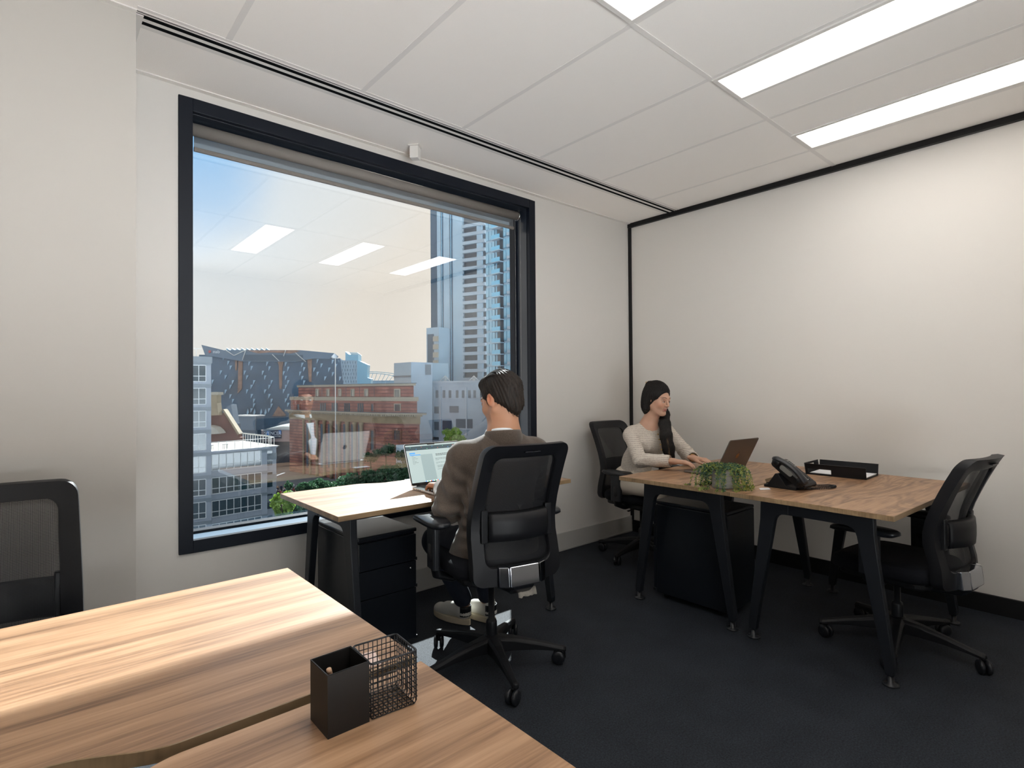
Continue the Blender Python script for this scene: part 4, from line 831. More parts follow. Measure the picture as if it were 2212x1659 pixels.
# ================================================================ people: smooth signed-distance modelling
class SDF:
    def __init__(s, lo, hi, h):
        s.h = h; s.lo = np.array(lo, np.float32); s.n = [int(math.ceil((b_ - a) / h)) + 1 for a, b_ in zip(lo, hi)]
        s.F = np.full(s.n, 9.0, np.float32); s.ax = [s.lo[i] + h * np.arange(s.n[i], dtype=np.float32) for i in range(3)]
    def win(s, c0, c1):
        sl = []
        for i in range(3):
            a = max(0, int((c0[i] - s.lo[i]) / s.h)); b_ = min(s.n[i], int((c1[i] - s.lo[i]) / s.h) + 2)
            if b_ <= a: return None
            sl.append(slice(a, b_))
        X = s.ax[0][sl[0]][:, None, None]; Y = s.ax[1][sl[1]][None, :, None]; Z = s.ax[2][sl[2]][None, None, :]
        return tuple(sl), X, Y, Z
    def comb(s, sl, d, k, op):
        F = s.F[sl]
        if op == 'add':
            if k <= 0: s.F[sl] = np.minimum(F, d); return
            h = np.maximum(k - np.abs(F - d), 0) / k; s.F[sl] = np.minimum(F, d) - h * h * k * .25
        else:
            e_ = -d
            if k <= 0: s.F[sl] = np.maximum(F, e_); return
            h = np.maximum(k - np.abs(F - e_), 0) / k; s.F[sl] = np.maximum(F, e_) + h * h * k * .25
    def cone(s, a, b_, ra, rb=None, k=.01, op='add', flat=None):
        """round cone; flat=(unit axis, factor) squeezes the section along that axis"""
        rb = ra if rb is None else rb; a = np.array(a, np.float32); b_ = np.array(b_, np.float32); R = max(ra, rb) + k + 2 * s.h
        w_ = s.win(np.minimum(a, b_) - R, np.maximum(a, b_) + R)
        if w_ is None: return
        sl, X, Y, Z = w_; PX, PY, PZ = X - a[0], Y - a[1], Z - a[2]; ab = b_ - a; L2 = float(ab @ ab) + 1e-9
        t = np.clip((PX * ab[0] + PY * ab[1] + PZ * ab[2]) / L2, 0, 1); dx, dy, dz = PX - ab[0] * t, PY - ab[1] * t, PZ - ab[2] * t
        if flat:
            u, f = flat; q = dx * u[0] + dy * u[1] + dz * u[2]; d = np.sqrt(np.maximum(dx * dx + dy * dy + dz * dz + q * q * (1 / (f * f) - 1), 0))
        else: d = np.sqrt(dx * dx + dy * dy + dz * dz)
        s.comb(sl, d - (ra + (rb - ra) * t), k, op)
    def ell(s, c, r, Rm=None, k=.01, op='add'):
        c = np.array(c, np.float32); m_ = max(r) + k + 2 * s.h; w_ = s.win(c - m_, c + m_)
        if w_ is None: return
        sl, X, Y, Z = w_; X, Y, Z = X - c[0], Y - c[1], Z - c[2]
        Rm = np.eye(3) if Rm is None else np.array(Rm)          # columns = local axes
        l = [X * Rm[0, i] + Y * Rm[1, i] + Z * Rm[2, i] for i in range(3)]
        k0 = np.sqrt(sum((q / r_) ** 2 for q, r_ in zip(l, r))); k1 = np.sqrt(sum((q / (r_ * r_)) ** 2 for q, r_ in zip(l, r))) + 1e-6
        s.comb(sl, k0 * (k0 - 1) / k1, k, op)
    def plane(s, p, n, k=.0):              # cut away the side the normal points to
        p = np.array(p); n = np.array(n) / np.linalg.norm(n); d = -((s.ax[0][:, None, None] - p[0]) * n[0] + (s.ax[1][None, :, None] - p[1]) * n[1] + (s.ax[2][None, None, :] - p[2]) * n[2])
        s.comb((slice(None),) * 3, d.astype(np.float32), k, 'sub')
    def mesh(s):
        F = s.F; neg = F < 0; c = [slice(0, -1), slice(1, None)]; al = None; an = None
        for i in (0, 1):
            for j in (0, 1):
                for k in (0, 1):
                    q = neg[c[i], c[j], c[k]]; al = q.copy() if al is None else al & q; an = q.copy() if an is None else an | q
        act = an & ~al; I = np.argwhere(act); idx = np.full(act.shape, -1, np.int32); idx[act] = np.arange(len(I))
        V = {}
        for i in (0, 1):
            for j in (0, 1):
                for k in (0, 1): V[(i, j, k)] = F[I[:, 0] + i, I[:, 1] + j, I[:, 2] + k]
        P = np.zeros((len(I), 3)); cnt = np.zeros(len(I))
        for a in V:
            for ax in range(3):
                if a[ax] == 0:
                    b_ = list(a); b_[ax] = 1; b_ = tuple(b_); va, vb = V[a], V[b_]; m_ = (va < 0) != (vb < 0); t = np.where(m_, va / (va - vb + 1e-12), 0)
                    for d in range(3): P[:, d] += np.where(m_, a[d] + (t if d == ax else 0), 0)
                    cnt += m_
        P = P / cnt[:, None]; P = s.lo + (I + P) * s.h; Q = []
        for ax in range(3):
            o1, o2 = [(1, 2), (2, 0), (0, 1)][ax]; A = [slice(None)] * 3; B_ = [slice(None)] * 3; A[ax] = slice(0, -1); B_[ax] = slice(1, None)
            n0, n1 = neg[tuple(A)], neg[tuple(B_)]; E = np.argwhere(n0 != n1); E = E[(E[:, o1] > 0) & (E[:, o2] > 0) & (E[:, o1] < s.n[o1] - 1) & (E[:, o2] < s.n[o2] - 1)]
            f0 = n0[E[:, 0], E[:, 1], E[:, 2]]; q = []
            for d1, d2 in ((0, 0), (-1, 0), (-1, -1), (0, -1)):
                e_ = E.copy(); e_[:, o1] += d1; e_[:, o2] += d2; q.append(idx[e_[:, 0], e_[:, 1], e_[:, 2]])
            q = np.stack(q, 1); q[~f0] = q[~f0][:, ::-1]; Q.append(q[(q >= 0).all(1)][:, ::-1])
        return P, np.concatenate(Q)
def sdf_object(name, S_, mats, parent, disp=None, colf=None, relax=1, origin=(0, 0, 0)):
    P, Q = S_.mesh()
    e = np.concatenate([Q[:, [0, 1]], Q[:, [1, 2]], Q[:, [2, 3]], Q[:, [3, 0]]])
    for _ in range(relax):
        A = np.zeros_like(P); c = np.zeros(len(P)); np.add.at(A, e[:, 0], P[e[:, 1]]); np.add.at(c, e[:, 0], 1); np.add.at(A, e[:, 1], P[e[:, 0]]); np.add.at(c, e[:, 1], 1)
        P = P * .5 + .5 * A / np.maximum(c, 1)[:, None]
    # vertex normals
    a, b_, c_, d_ = (P[Q[:, i]] for i in range(4)); fn = np.cross(c_ - a, d_ - b_); N_ = np.zeros_like(P)
    for i in range(4): np.add.at(N_, Q[:, i], fn)
    N_ /= np.linalg.norm(N_, axis=1)[:, None] + 1e-12
    if disp is not None: P = P + N_ * disp(P, N_)[:, None]
    me = bpy.data.meshes.new(name); P0 = P; P = P - np.array(origin); me.vertices.add(len(P)); me.vertices.foreach_set('co', P.astype(np.float32).ravel())
    me.loops.add(len(Q) * 4); me.loops.foreach_set('vertex_index', Q.astype(np.int32).ravel()); me.polygons.add(len(Q))
    me.polygons.foreach_set('loop_start', np.arange(0, len(Q) * 4, 4, dtype=np.int32)); me.polygons.foreach_set('loop_total', np.full(len(Q), 4, np.int32))
    me.polygons.foreach_set('use_smooth', np.ones(len(Q), bool)); me.update(calc_edges=True); me.validate()
    if colf is not None:
        at_ = me.color_attributes.new('Col', 'FLOAT_COLOR', 'POINT'); C_ = np.ones((len(P), 4), np.float32); C_[:, :3] = colf(P0); at_.data.foreach_set('color', C_.ravel())
    for m_ in (mats if isinstance(mats, (list, tuple)) else [mats]): me.materials.append(m_)
    o = bpy.data.objects.new(name, me); COL.objects.link(o); o.parent = parent; return o
def snoise(P, f, seed=0.):                  # cheap smooth pseudo-noise, vectorised
    x, y, z = (P * f).T; r_ = 0
    rs = np.random.RandomState(int(seed * 10) + 5)
    for _ in range(7):
        k = rs.normal(size=3) * 1.0; r_ = r_ + np.sin(k[0] * x + k[1] * y + k[2] * z + rs.uniform(0, 6.28))
    return r_ / 7 * 1.4
# skin that reads the painted flesh tones
m = mat('skin', (.5, .3, .22), .5); t = NT(m); a_ = t.new('ShaderNodeAttribute', attribute_name='Col'); t.link(a_.outputs['Color'], t.b.inputs['Base Color']); t.b.inputs['Subsurface Weight'].default_value = .12; t.b.inputs['Subsurface Radius'].default_value = (.012, .005, .003)
t.b.inputs['Subsurface Scale'].default_value = .5; M['skin'] = m
def hairmat(name, c1, c2, sc=(260, 260, 14)):
    m = mat(name, c1, .62, spec=.28); t = NT(m); tcn = t.new('ShaderNodeTexCoord'); mp = t.new('ShaderNodeMapping'); mp.inputs['Scale'].default_value = sc; t.link(tcn.outputs['Object'], mp.inputs[0])
    n_ = t.new('ShaderNodeTexNoise', i_Scale=1., i_Detail=3); t.link(mp.outputs[0], n_.inputs['Vector']); r = t.new('ShaderNodeValToRGB'); t.link(n_.outputs['Fac'], r.inputs[0])
    r.color_ramp.elements[0].position = .38; r.color_ramp.elements[1].position = .72; r.color_ramp.elements[0].color = (*c1, 1); r.color_ramp.elements[1].color = (*c2, 1); t.link(r.outputs[0], t.b.inputs['Base Color'])
    bp = t.new('ShaderNodeBump', i_Strength=.55, i_Distance=.002); t.link(n_.outputs['Fac'], bp.inputs['Height']); t.link(bp.outputs[0], t.b.inputs['Normal']); return m
M['hairM'] = hairmat('dark_brown_hair', (.008, .006, .005), (.035, .024, .018)); M['hairW'] = hairmat('black_hair', (.004, .0035, .0035), (.018, .014, .012)); M['hairG'] = hairmat('blonde_streak', (.05, .03, .015), (.16, .10, .045))
def tweed(name, c, c2, sc):
    m = mat(name, c, .92, spec=.15); t = NT(m); tcn = t.new('ShaderNodeTexCoord'); n_ = t.new('ShaderNodeTexNoise', i_Scale=sc, i_Detail=4, i_Roughness=.75); t.link(tcn.outputs['Object'], n_.inputs['Vector'])
    r = t.new('ShaderNodeValToRGB'); t.link(n_.outputs['Fac'], r.inputs[0]); r.color_ramp.elements[0].position = .35; r.color_ramp.elements[1].position = .68; r.color_ramp.elements[0].color = (*c, 1); r.color_ramp.elements[1].color = (*c2, 1); t.link(r.outputs[0], t.b.inputs['Base Color'])
    bp = t.new('ShaderNodeBump', i_Strength=.5, i_Distance=.002); t.link(n_.outputs['Fac'], bp.inputs['Height']); t.link(bp.outputs[0], t.b.inputs['Normal']); t.b.inputs['Sheen Weight'].default_value = .3; return m
M['tweed'] = tweed('brown_wool', (.060, .045, .036), (.150, .120, .098), 420); M['navy'] = mat('navy_cloth', (.008, .012, .025), .85, bump=(400, .3)); M['shirt'] = mat('white_shirt_cloth', (.72, .76, .80), .7)
# boucle with rows of dark dashes
m = mat('cream_boucle', (.62, .56, .49), .95, bump=(260, .8)); t = NT(m); tcn = t.new('ShaderNodeTexCoord'); sp = t.new('ShaderNodeSeparateXYZ'); n_ = t.new('ShaderNodeTexNoise', i_Scale=9., i_Detail=2); t.link(tcn.outputs['Object'], n_.inputs['Vector'])
t.link(tcn.outputs['Object'], sp.inputs[0]); zz = t.math('MULTIPLY_ADD', n_.outputs['Fac'], .012, sp.outputs['Z']); row = t.math('LESS_THAN', t.math('FRACT', t.math('MULTIPLY', zz, 88.)), .30)
n2 = t.new('ShaderNodeTexNoise', i_Scale=260., i_Detail=1); t.link(tcn.outputs['Object'], n2.inputs['Vector']); ds = t.math('GREATER_THAN', n2.outputs['Fac'], .47); fac = t.math('MULTIPLY', t.math('MULTIPLY', row, ds), .55)
mxc = t.new('ShaderNodeMix', data_type='RGBA'); t.link(fac, mxc.inputs[0]); mxc.inputs[6].default_value = (.62, .56, .49, 1); mxc.inputs[7].default_value = (.10, .075, .07, 1); t.link(mxc.outputs[2], t.b.inputs['Base Color']); M['boucle'] = m
M['cream'] = mat('cream_skirt_cloth', (.60, .54, .46), .7); M['eyew'] = mat('eye_white', (.7, .68, .66), .2); M['iris'] = mat('iris_brown', (.02, .012, .008), .1); M['gold'] = mat('gold', (.7, .45, .15), .25, 1.)
V3 = lambda *a: np.array(a, float)
class Frame:
    def __init__(s, o, fwd, pitch=0., roll=0., up=(0, 0, 1)):
        f = V3(*fwd); f /= np.linalg.norm(f); u = V3(*up); r_ = np.cross(f, u); r_ /= np.linalg.norm(r_); u = np.cross(r_, f)
        c, s_ = math.cos(pitch), math.sin(pitch); f, u = f * c - u * s_, u * c + f * s_      # positive pitch looks down
        c, s_ = math.cos(roll), math.sin(roll); r_, u = r_ * c + u * s_, u * c - r_ * s_
        s.o = V3(*o); s.R = np.stack([r_, f, u], 1)
    def __call__(s, x, y, z): return s.o + s.R @ V3(x, y, z)
    def inv(s, P): return (P - s.o) @ s.R
def head(S_, H_, fem=False, sc=1.0):
    k = sc; g = lambda x, y, z: H_(x * k, y * k, z * k); E = lambda c, r, kk=.012, op='add', R=None: S_.ell(g(*c), [q * k for q in r], H_.R if R is None else R, kk * k, op); C_ = lambda a, b_, ra, rb, kk=.01, op='add': S_.cone(g(*a), g(*b_), ra * k, rb * k, kk * k, op)
    w_ = .94 if fem else 1.
    E((0, -.018, .035), (.074 * w_, .094, .086), .01)
    E((0, .030, -.020), (.062 * w_, .060, .080), .03)               # face mass
    E((0, .026, -.062), (.047 * w_ if fem else .057, .054, .044), .025)          # jaw
    for s_ in (-1, 1):
        C_((s_ * .055 * w_, -.005, -.050), (s_ * .020, .068, -.096), .018 if fem else .021, .015, .025)
        E((s_ * .036 * w_, .060, -.028), (.024, .022, .024), .02)    # cheek
    E((0, .074, -.096), (.018 if fem else .022, .015, .014), .018)
    C_((-.030 * w_, .079, .022), (.030 * w_, .079, .022), .010 if fem else .0125, .010 if fem else .0125, .02)
    for s_ in (-1, 1): E((s_ * .031, .090, .002), (.018, .015, .0115), .008, 'sub')
    for s_ in (-1, 1): E((s_ * .031, .0765, .001), (.0145, .012, .0105), .003)
    for s_ in (-1, 1): C_((s_ * .019, .0870, .0060), (s_ * .043, .0805, .0050), .0040, .0036, .003)    # upper lid
    C_((0, .087, .010), (0, .106 if fem else .110, -.024), .0068, .0095, .008)
    for s_ in (-1, 1): E((s_ * .0115, .097, -.030), (.0075, .009, .007), .005)
    E((0, .104 if fem else .108, -.027), (.009, .009, .008), .004)
    C_((-.017, .0845, -.0575), (.017, .0845, -.0575), .0055, .0055, .004); C_((0, .089, -.0560), (0, .089, -.0560), .0065, .0065, .006)
    C_((-.014, .0845, -.0680), (.014, .0845, -.0680), .0065, .0065, .004); C_((-.024, .086, -.0625), (.024, .086, -.0625), .0022, .0022, .002, 'sub')
    for s_ in (-1, 1):
        c = g(s_ * .077 * w_, -.006, -.004); a = math.radians(22 * s_); Rl = H_.R @ np.array([[math.cos(a), math.sin(a) * 1, 0], [-math.sin(a), math.cos(a), 0], [0, 0, 1]])
        S_.ell(c, [.0065 * k, .0175 * k, .031 * k], Rl, .006); S_.ell(g(s_ * .084 * w_, -.002, .001), [.005 * k, .009 * k, .017 * k], Rl, .003, 'sub')
def face_colors(H_, sc, base, lip, brow, stubble=0., blush=None, k=1.):
    def f(P):
        L_ = H_.inv(P) / sc; x, y, z = L_.T; C_ = np.tile(np.array(base, np.float32), (len(P), 1))
        C_ *= (1 + .05 * snoise(P, 60))[:, None]
        def blend(m_, c, a=1.): nonlocal C_; m_ = np.clip(m_, 0, 1)[:, None] * a; C_ = C_ * (1 - m_) + np.array(c) * m_
        near = (np.abs(L_) < .16).all(1) & (y > .02)
        if stubble: blend(near * np.clip((-.035 - z) * 40, 0, 1) * np.clip((z + .115) * 40, 0, 1) * (.7 + .3 * snoise(P, 900)), [c * .38 for c in base], stubble); blend(near * (np.abs(z + .045) < .007) * (np.abs(x) < .024), [c * .4 for c in base], stubble)
        if blush: blend(near * np.exp(-(((np.abs(x) - .045) / .022) ** 2 + ((z + .03) / .02) ** 2)), blush, .5)
        blend(near * (y > .07) * np.clip(1.3 - ((x / .024) ** 2 + ((z + .0625) / .0115) ** 2), 0, 1) * 2, lip)
        bz = .0255 - .10 * (np.abs(x) - .03) ** 2 * 12; blend(near * (y > .05) * np.clip(1.4 - np.abs(z - bz) / .0030, 0, 1) * (np.abs(x) > .012) * (np.abs(x) < .050), brow, .85)
        blend(near * (y > .05) * np.clip(1.3 - (((np.abs(x) - .031) / .0165) ** 2 + ((z - .0065) / .0042) ** 2), 0, 1), [c * .4 for c in brow], .6)
        ear = np.exp(-(((np.abs(x) - .078) / .012) ** 2 + ((y + .004) / .02) ** 2 + (z / .03) ** 2)); blend(ear, [min(1, base[0] * 1.25), base[1] * .72, base[2] * .6], .6)
        return C_
    return f
def hand(S_, wrist, fwd, up, thumb, sc=1., curl=(.35, .5, .4), spread=.06, drop=0.):
    """palm + four unequal bent fingers + a thumb leaving the side of the palm"""
    f = V3(*fwd); f /= np.linalg.norm(f); u = V3(*up); r_ = np.cross(f, u); r_ /= np.linalg.norm(r_); u = np.cross(r_, f); w0 = V3(*wrist); t_ = thumb; tips = []
    P = lambda a, b_, c: w0 + r_ * a * sc * t_ + f * b_ * sc + u * c * sc        # a: toward the thumb side
    S_.cone(P(0, -.03, 0), P(0, .01, 0), .024 * sc, .024 * sc, .01, flat=(u, .72))
    for a in (-.026, -.010, .008, .024): S_.cone(P(a * .55, .01, .0), P(a, .078, .004), .0135 * sc, .0115 * sc, .012)
    for a, L_, i in ((.026, .072, 0), (.009, .080, 1), (-.009, .074, 2), (-.026, .060, 3)):
        p = P(a, .080, .004); ang = -.05 + drop; sp = (a / .026) * spread; seg = [L_ * .46, L_ * .30, L_ * .24]; rr = [.0092, .0082, .0074, .0060]
        for j in range(3):
            ang += curl[j] * (1 + .12 * ((i * 7) % 3 - 1)); d = f * math.cos(ang) * math.cos(sp) - u * math.sin(ang) + r_ * t_ * math.sin(sp); q = p + d * seg[j] * sc
            S_.cone(p, q, rr[j] * sc, rr[j + 1] * sc, .0035 if j else .008); p = q
        tips.append(p)
    a0, a1, a2, a3 = P(.014, .018, -.004), P(.038, .045, -.010), P(.048, .072, -.014), P(.048, .094, -.018)
    S_.cone(a0, a1, .014 * sc, .0115 * sc, .012); S_.cone(a1, a2, .0105 * sc, .0095 * sc, .005); S_.cone(a2, a3, .0095 * sc, .007 * sc, .004); return tips

# ---------------------------------------------------------------- the man
mo = V3(-2.40, -1.03, 0)
man = thing('person', 'man in a brown wool jacket seen from behind, typing at the window desk', 'person', tuple(mo))
HM = Frame((-2.372, -1.052, 1.200), (-.15, 1, 0), math.radians(18), math.radians(-3))
bf, br_ = V3(.30, .954, 0), V3(.954, -.30, 0)              # torso facing / right
Ls, Rs = V3(-2.545, -.985, .955), V3(-2.205, -1.105, .960); nb = V3(-2.385, -1.085, 1.015)
Le, Re = V3(-2.600, -.945, .718), V3(-2.055, -.915, .735); Lw, Rw = V3(-2.480, -.722, .778), V3(-2.205, -.735, .786)
pel = V3(-2.415, -1.075, .575); Lk, Rk = V3(-2.47, -.66, .50), V3(-2.22, -.70, .50); La, Ra = V3(-2.245, -.580, .115), V3(-2.140, -.640, .125)
Lh, Rh = pel - br_ * .085 + V3(0, 0, -.01), pel + br_ * .085 + V3(0, 0, -.01)
S1 = SDF((-2.75, -1.25, .02), (-1.95, -.45, 1.36), .0032)
head(S1, HM); S1.cone(HM(0, -.028, -.045), nb, .052, .062, .03); S1.cone(HM(0, .01, -.06), nb + bf * .03, .045, .055, .03)
S1.cone(nb, pel + V3(0, 0, .06), .085, .10, .05, flat=(bf, .7)); S1.cone(Ls, Rs, .045, .045, .05)
for sh, el, wr in ((Ls, Le, Lw), (Rs, Re, Rw)): S1.cone(sh, el, .045, .036, .03); S1.cone(el, wr, .036, .024, .02)
for hp, kn, an in ((Lh, Lk, La), (Rh, Rk, Ra)): S1.cone(hp, kn, .075, .052, .03); S1.cone(kn, an, .048, .034, .02)
hand(S1, Lw, (.18, 1, -.10), (0.05, .1, 1), 1, 1.0, drop=.05); hand(S1, Rw, (-.12, 1, -.10), (-.05, .1, 1), -1, 1.0, drop=.05)
bodyM = sdf_object('body', S1, M['skin'], man, colf=face_colors(HM, 1., (.47, .24, .145), (.36, .15, .12), (.03, .02, .015), .55), origin=mo); del S1
for s_ in (-1, 1):
    c = HM(s_ * .031, .0795, .0015) - mo; b = MB(); b.lathe([(0, -.0115), (.008, -.008), (.0115, 0), (.008, .008), (0, .0115)], 14, tuple(c)); b.build('eye', M['eyew'], man)
    c = HM(s_ * .031, .0875, -.001) - mo; b = MB(); b.lathe([(0, -.005), (.0035, -.003), (.005, 0), (.0035, .003), (0, .005)], 12, tuple(c)); b.build('iris', M['iris'], man)
# hair
S2 = SDF((-2.50, -1.20, 1.08), (-2.25, -.93, 1.36), .0028); E = lambda c, r, kk=.01, op='add': S2.ell(HM(*c), r, HM.R, kk, op)
E((0, -.020, .040), (.0835, .1025, .0915), .0); E((0, .035, .090), (.062, .060, .034), .03); E((0, -.060, -.030), (.062, .048, .055), .03); E((0, -.074, -.066), (.020, .022, .028), .02)
E((0, .118, -.008), (.10, .070, .078), .012, 'sub'); E((0, .08, -.09), (.12, .09, .09), .01, 'sub')
for s_ in (-1, 1): E((s_ * .086, -.002, -.018), (.022, .027, .046), .006, 'sub'); E((s_ * .075, -.030, -.085), (.040, .05, .045), .02, 'sub'); S2.cone(HM(s_ * .071, .018, .03), HM(s_ * .0705, .018, -.004), .0065, .004, .010)
def dM(P, N_):
    L_ = HM.inv(P); q = L_.copy(); a = np.arctan2(L_[:, 0], -L_[:, 1] + .02); st = np.stack([a * 9 + L_[:, 2] * 30, L_[:, 2] * 4 + a * 2, L_[:, 1] * 6], 1)
    return .0018 * snoise(st, 3.2) + .0012 * np.sin(a * 46 + L_[:, 2] * 90 + 2 * np.sin(L_[:, 1] * 50)) + .0025 * snoise(P, 34, 2)
hairM = sdf_object('hair', S2, M['hairM'], man, disp=dM, origin=mo); del S2
random.seed(4); b = MB()
for k in range(110):                        # loose locks combed back over the crown
    a = random.uniform(-.062, .062); y0 = random.uniform(.01, .075); P_ = []
    for i in range(7):
        u = i / 6; y = y0 - u * random.uniform(.085, .10); x = a * (1 + .1 * u); zz = .040 + .0955 * math.sqrt(max(0, 1 - (x / .087) ** 2 - ((y + .020) / .107) ** 2)) + .004 * math.sin(PI * u); P_.append(HM(x, y, zz) - mo)
    b.tube(P_, [.0004, .001, .0012, .0012, .0011, .0008, .0003], 5)
me_ = hairM.data; NV = len(me_.vertices)
for k in range(900):                        # short strands lying over the sides and back
    v = me_.vertices[random.randrange(NV)]; p = V3(*v.co); n_ = V3(*v.normal); L0 = HM.inv(p + mo)
    if L0[1] > .05 or n_ @ HM.R[:, 2] < -.5: continue
    fl = HM.R @ V3(L0[0] * -.8 + random.gauss(0, .12), -.35 if L0[2] > .03 else .05, -1 if L0[2] < .09 else -.2); fl -= n_ * (fl @ n_); fl /= np.linalg.norm(fl) + 1e-9; ln_ = random.uniform(.012, .026)
    b.tube([p - n_ * .001, p + fl * ln_ * .33 + n_ * .0012, p + fl * ln_ * .7 + n_ * .0008, p + fl * ln_ - n_ * .0015], [.0004, .0011, .001, .0002], 4)
b.build('loose_hair', M['hairM'], man)
# jacket
S3 = SDF((-2.78, -1.32, .40), (-1.92, -.62, 1.10), .0055); ch = V3(-2.378, -1.070, .90)
S3.cone(pel + V3(.0, 0, -.02), pel + V3(0, 0, .17), .172, .152, .03, flat=(bf, .74)); S3.cone(pel + V3(0, 0, .17), ch, .152, .165, .05, flat=(bf, .74))
S3.cone(Ls + V3(.045, -.01, -.02), Rs + V3(-.045, .01, -.02), .082, .082, .06, flat=(bf, .95)); S3.cone(ch, nb + V3(0, 0, -.035), .13, .072, .07, flat=(bf, .8))
for sh, el, wr in ((Ls, Le, Lw), (Rs, Re, Rw)):
    S3.cone(sh + V3(0, 0, -.004), el, .0665, .057, .035); w2_ = el + (wr - el) * .93; S3.cone(el, w2_, .055, .041, .02); S3.cone(w2_ + (wr - el) * .03, w2_ + (wr - el) * .3, .030, .031, .0, 'sub')
for hp, sg in ((Lh, -1), (Rh, 1)): S3.cone(pel + br_ * sg * .10 + V3(0, 0, -.02), pel + br_ * sg * .125 + bf * .10 + V3(0, 0, -.07), .085, .060, .05)
S3.cone(pel - br_ * .085 + V3(0, 0, .10), pel - br_ * .155 + bf * .05 + V3(0, 0, -.075), .060, .055, .05); S3.cone(pel - bf * .02 + V3(0, 0, .02), pel - bf * .03 + V3(0, 0, -.085), .150, .150, .04, flat=(bf, .62))
S3.ell(nb + V3(0.0, .01, .055), [.062, .066, .06], None, .012, 'sub'); S3.plane((0, 0, .452), (0, 0, -1), .01)
S3.cone(nb + bf * .16 + V3(0, 0, .0), ch + bf * .20 + V3(0, 0, -.16), .055, .022, .01, 'sub')
def dJ(P, N_):
    d = .0035 * snoise(P, 16, 1) + .0015 * snoise(P, 45, 3)
    for el, sh, wr in ((Le, Ls, Lw), (Re, Rs, Rw)):
        ax = (sh - wr); ax /= np.linalg.norm(ax); r_ = np.linalg.norm(P - (el + (sh - el) * .30), axis=1); w_ = np.exp(-(r_ / .12) ** 2); d = d + w_ * .0085 * np.sin(((P - el) @ ax) * 125 + 2.2 * snoise(P, 14, 4))
    return d + .004 * np.exp(-((P[:, 2] - .68) / .09) ** 2) * np.sin(P[:, 2] * 130 + 3 * snoise(P, 9, 6))
jk = sdf_object('jacket', S3, M['tweed'], man, disp=dJ, origin=mo); del S3
def ring_collar(name, c0, rx, ry, h0, fall, m, parent, front_gap=.5, tilt=.25, org=mo, n=40, th=.006, F_=bf, R_=br_):
    b = MB()
    def f(i, j):
        a = -PI / 2 + (front_gap + (2 * PI - 2 * front_gap) * i / n) - 0 + PI      # starts at the front, goes round the back
        a = PI / 2 + front_gap + (2 * PI - 2 * front_gap) * i / n; back = (1 - math.sin(a)) / 2
        rr, hh = [(1.03, -.012), (.99, .55 * h0), (1.0, h0), (1.05, h0 * .96), (1.12, h0 * .55 - fall * .5), (1.20, -fall)][j]
        p = c0 + R_ * (rx * rr * math.cos(a)) + F_ * (ry * rr * math.sin(a)); return tuple(p - org + V3(0, 0, hh + tilt * ry * (back - .5)))
    b.grid(f, n + 1, 6); o = b.build(name, m, parent, fix=False); q = o.modifiers.new('t', 'SOLIDIFY'); q.thickness = th; q.offset = 0; q2 = o.modifiers.new('s', 'SUBSURF'); q2.levels = 1; q2.render_levels = 1; return o
ring_collar('shirt_collar', nb + V3(.002, .012, .018), .068, .070, .038, .0, M['shirt'], man, .30)
ring_collar('jacket_collar', nb + V3(0, .004, .008), .076, .076, .038, .030, M['tweed'], man, .75, th=.009)
b = MB()      # shirt front showing between the lapels
for i in range(1): b.grid(lambda i, j: tuple(ch + bf * (.118 + .012 * math.cos((j / 6 - .5) * 3)) + br_ * ((j / 6 - .5) * (.13 - .10 * i / 10)) + V3(0, 0, .10 - .30 * i / 10) + bf * (.035 * math.sin(i / 10 * 2.2) - .03) - mo), 11, 7)
o = b.build('shirt', M['shirt'], man, fix=False); q = o.modifiers.new('t', 'SOLIDIFY'); q.thickness = .004
for wr, el, sg in ((Lw, Le, 1), (Rw, Re, 1)):
    d = (wr - el) / np.linalg.norm(wr - el); b = MB(); b.tube([wr - d * .028 - mo, wr - d * .006 - mo], [.0335, .031], 20); b.build('shirt_cuff', M['shirt'], man)
d = (Lw - Le) / np.linalg.norm(Lw - Le); b = MB(); b.tube([Lw - d * .004 - mo, Lw + d * .014 - mo], [.0290, .0275], 20); wt = b.build('wristwatch', M['plasticg'], man)
# trousers
S4 = SDF((-2.66, -1.28, .07), (-1.98, -.50, .72), .006)
S4.cone(pel - br_ * .06, pel + br_ * .06, .118, .118, .04); 
for hp, kn, an in ((Lh, Lk, La), (Rh, Rk, Ra)): S4.cone(hp, kn, .088, .066, .03); S4.cone(kn, kn + (an - kn) * .93, .064, .048, .025)
S4.plane((0, 0, .452), (0, 0, -1)) if False else None
sdf_object('trousers', S4, M['navy'], man, disp=lambda P, N_: .004 * snoise(P, 22, 2) + .003 * snoise(P, 50, 7), origin=mo); del S4
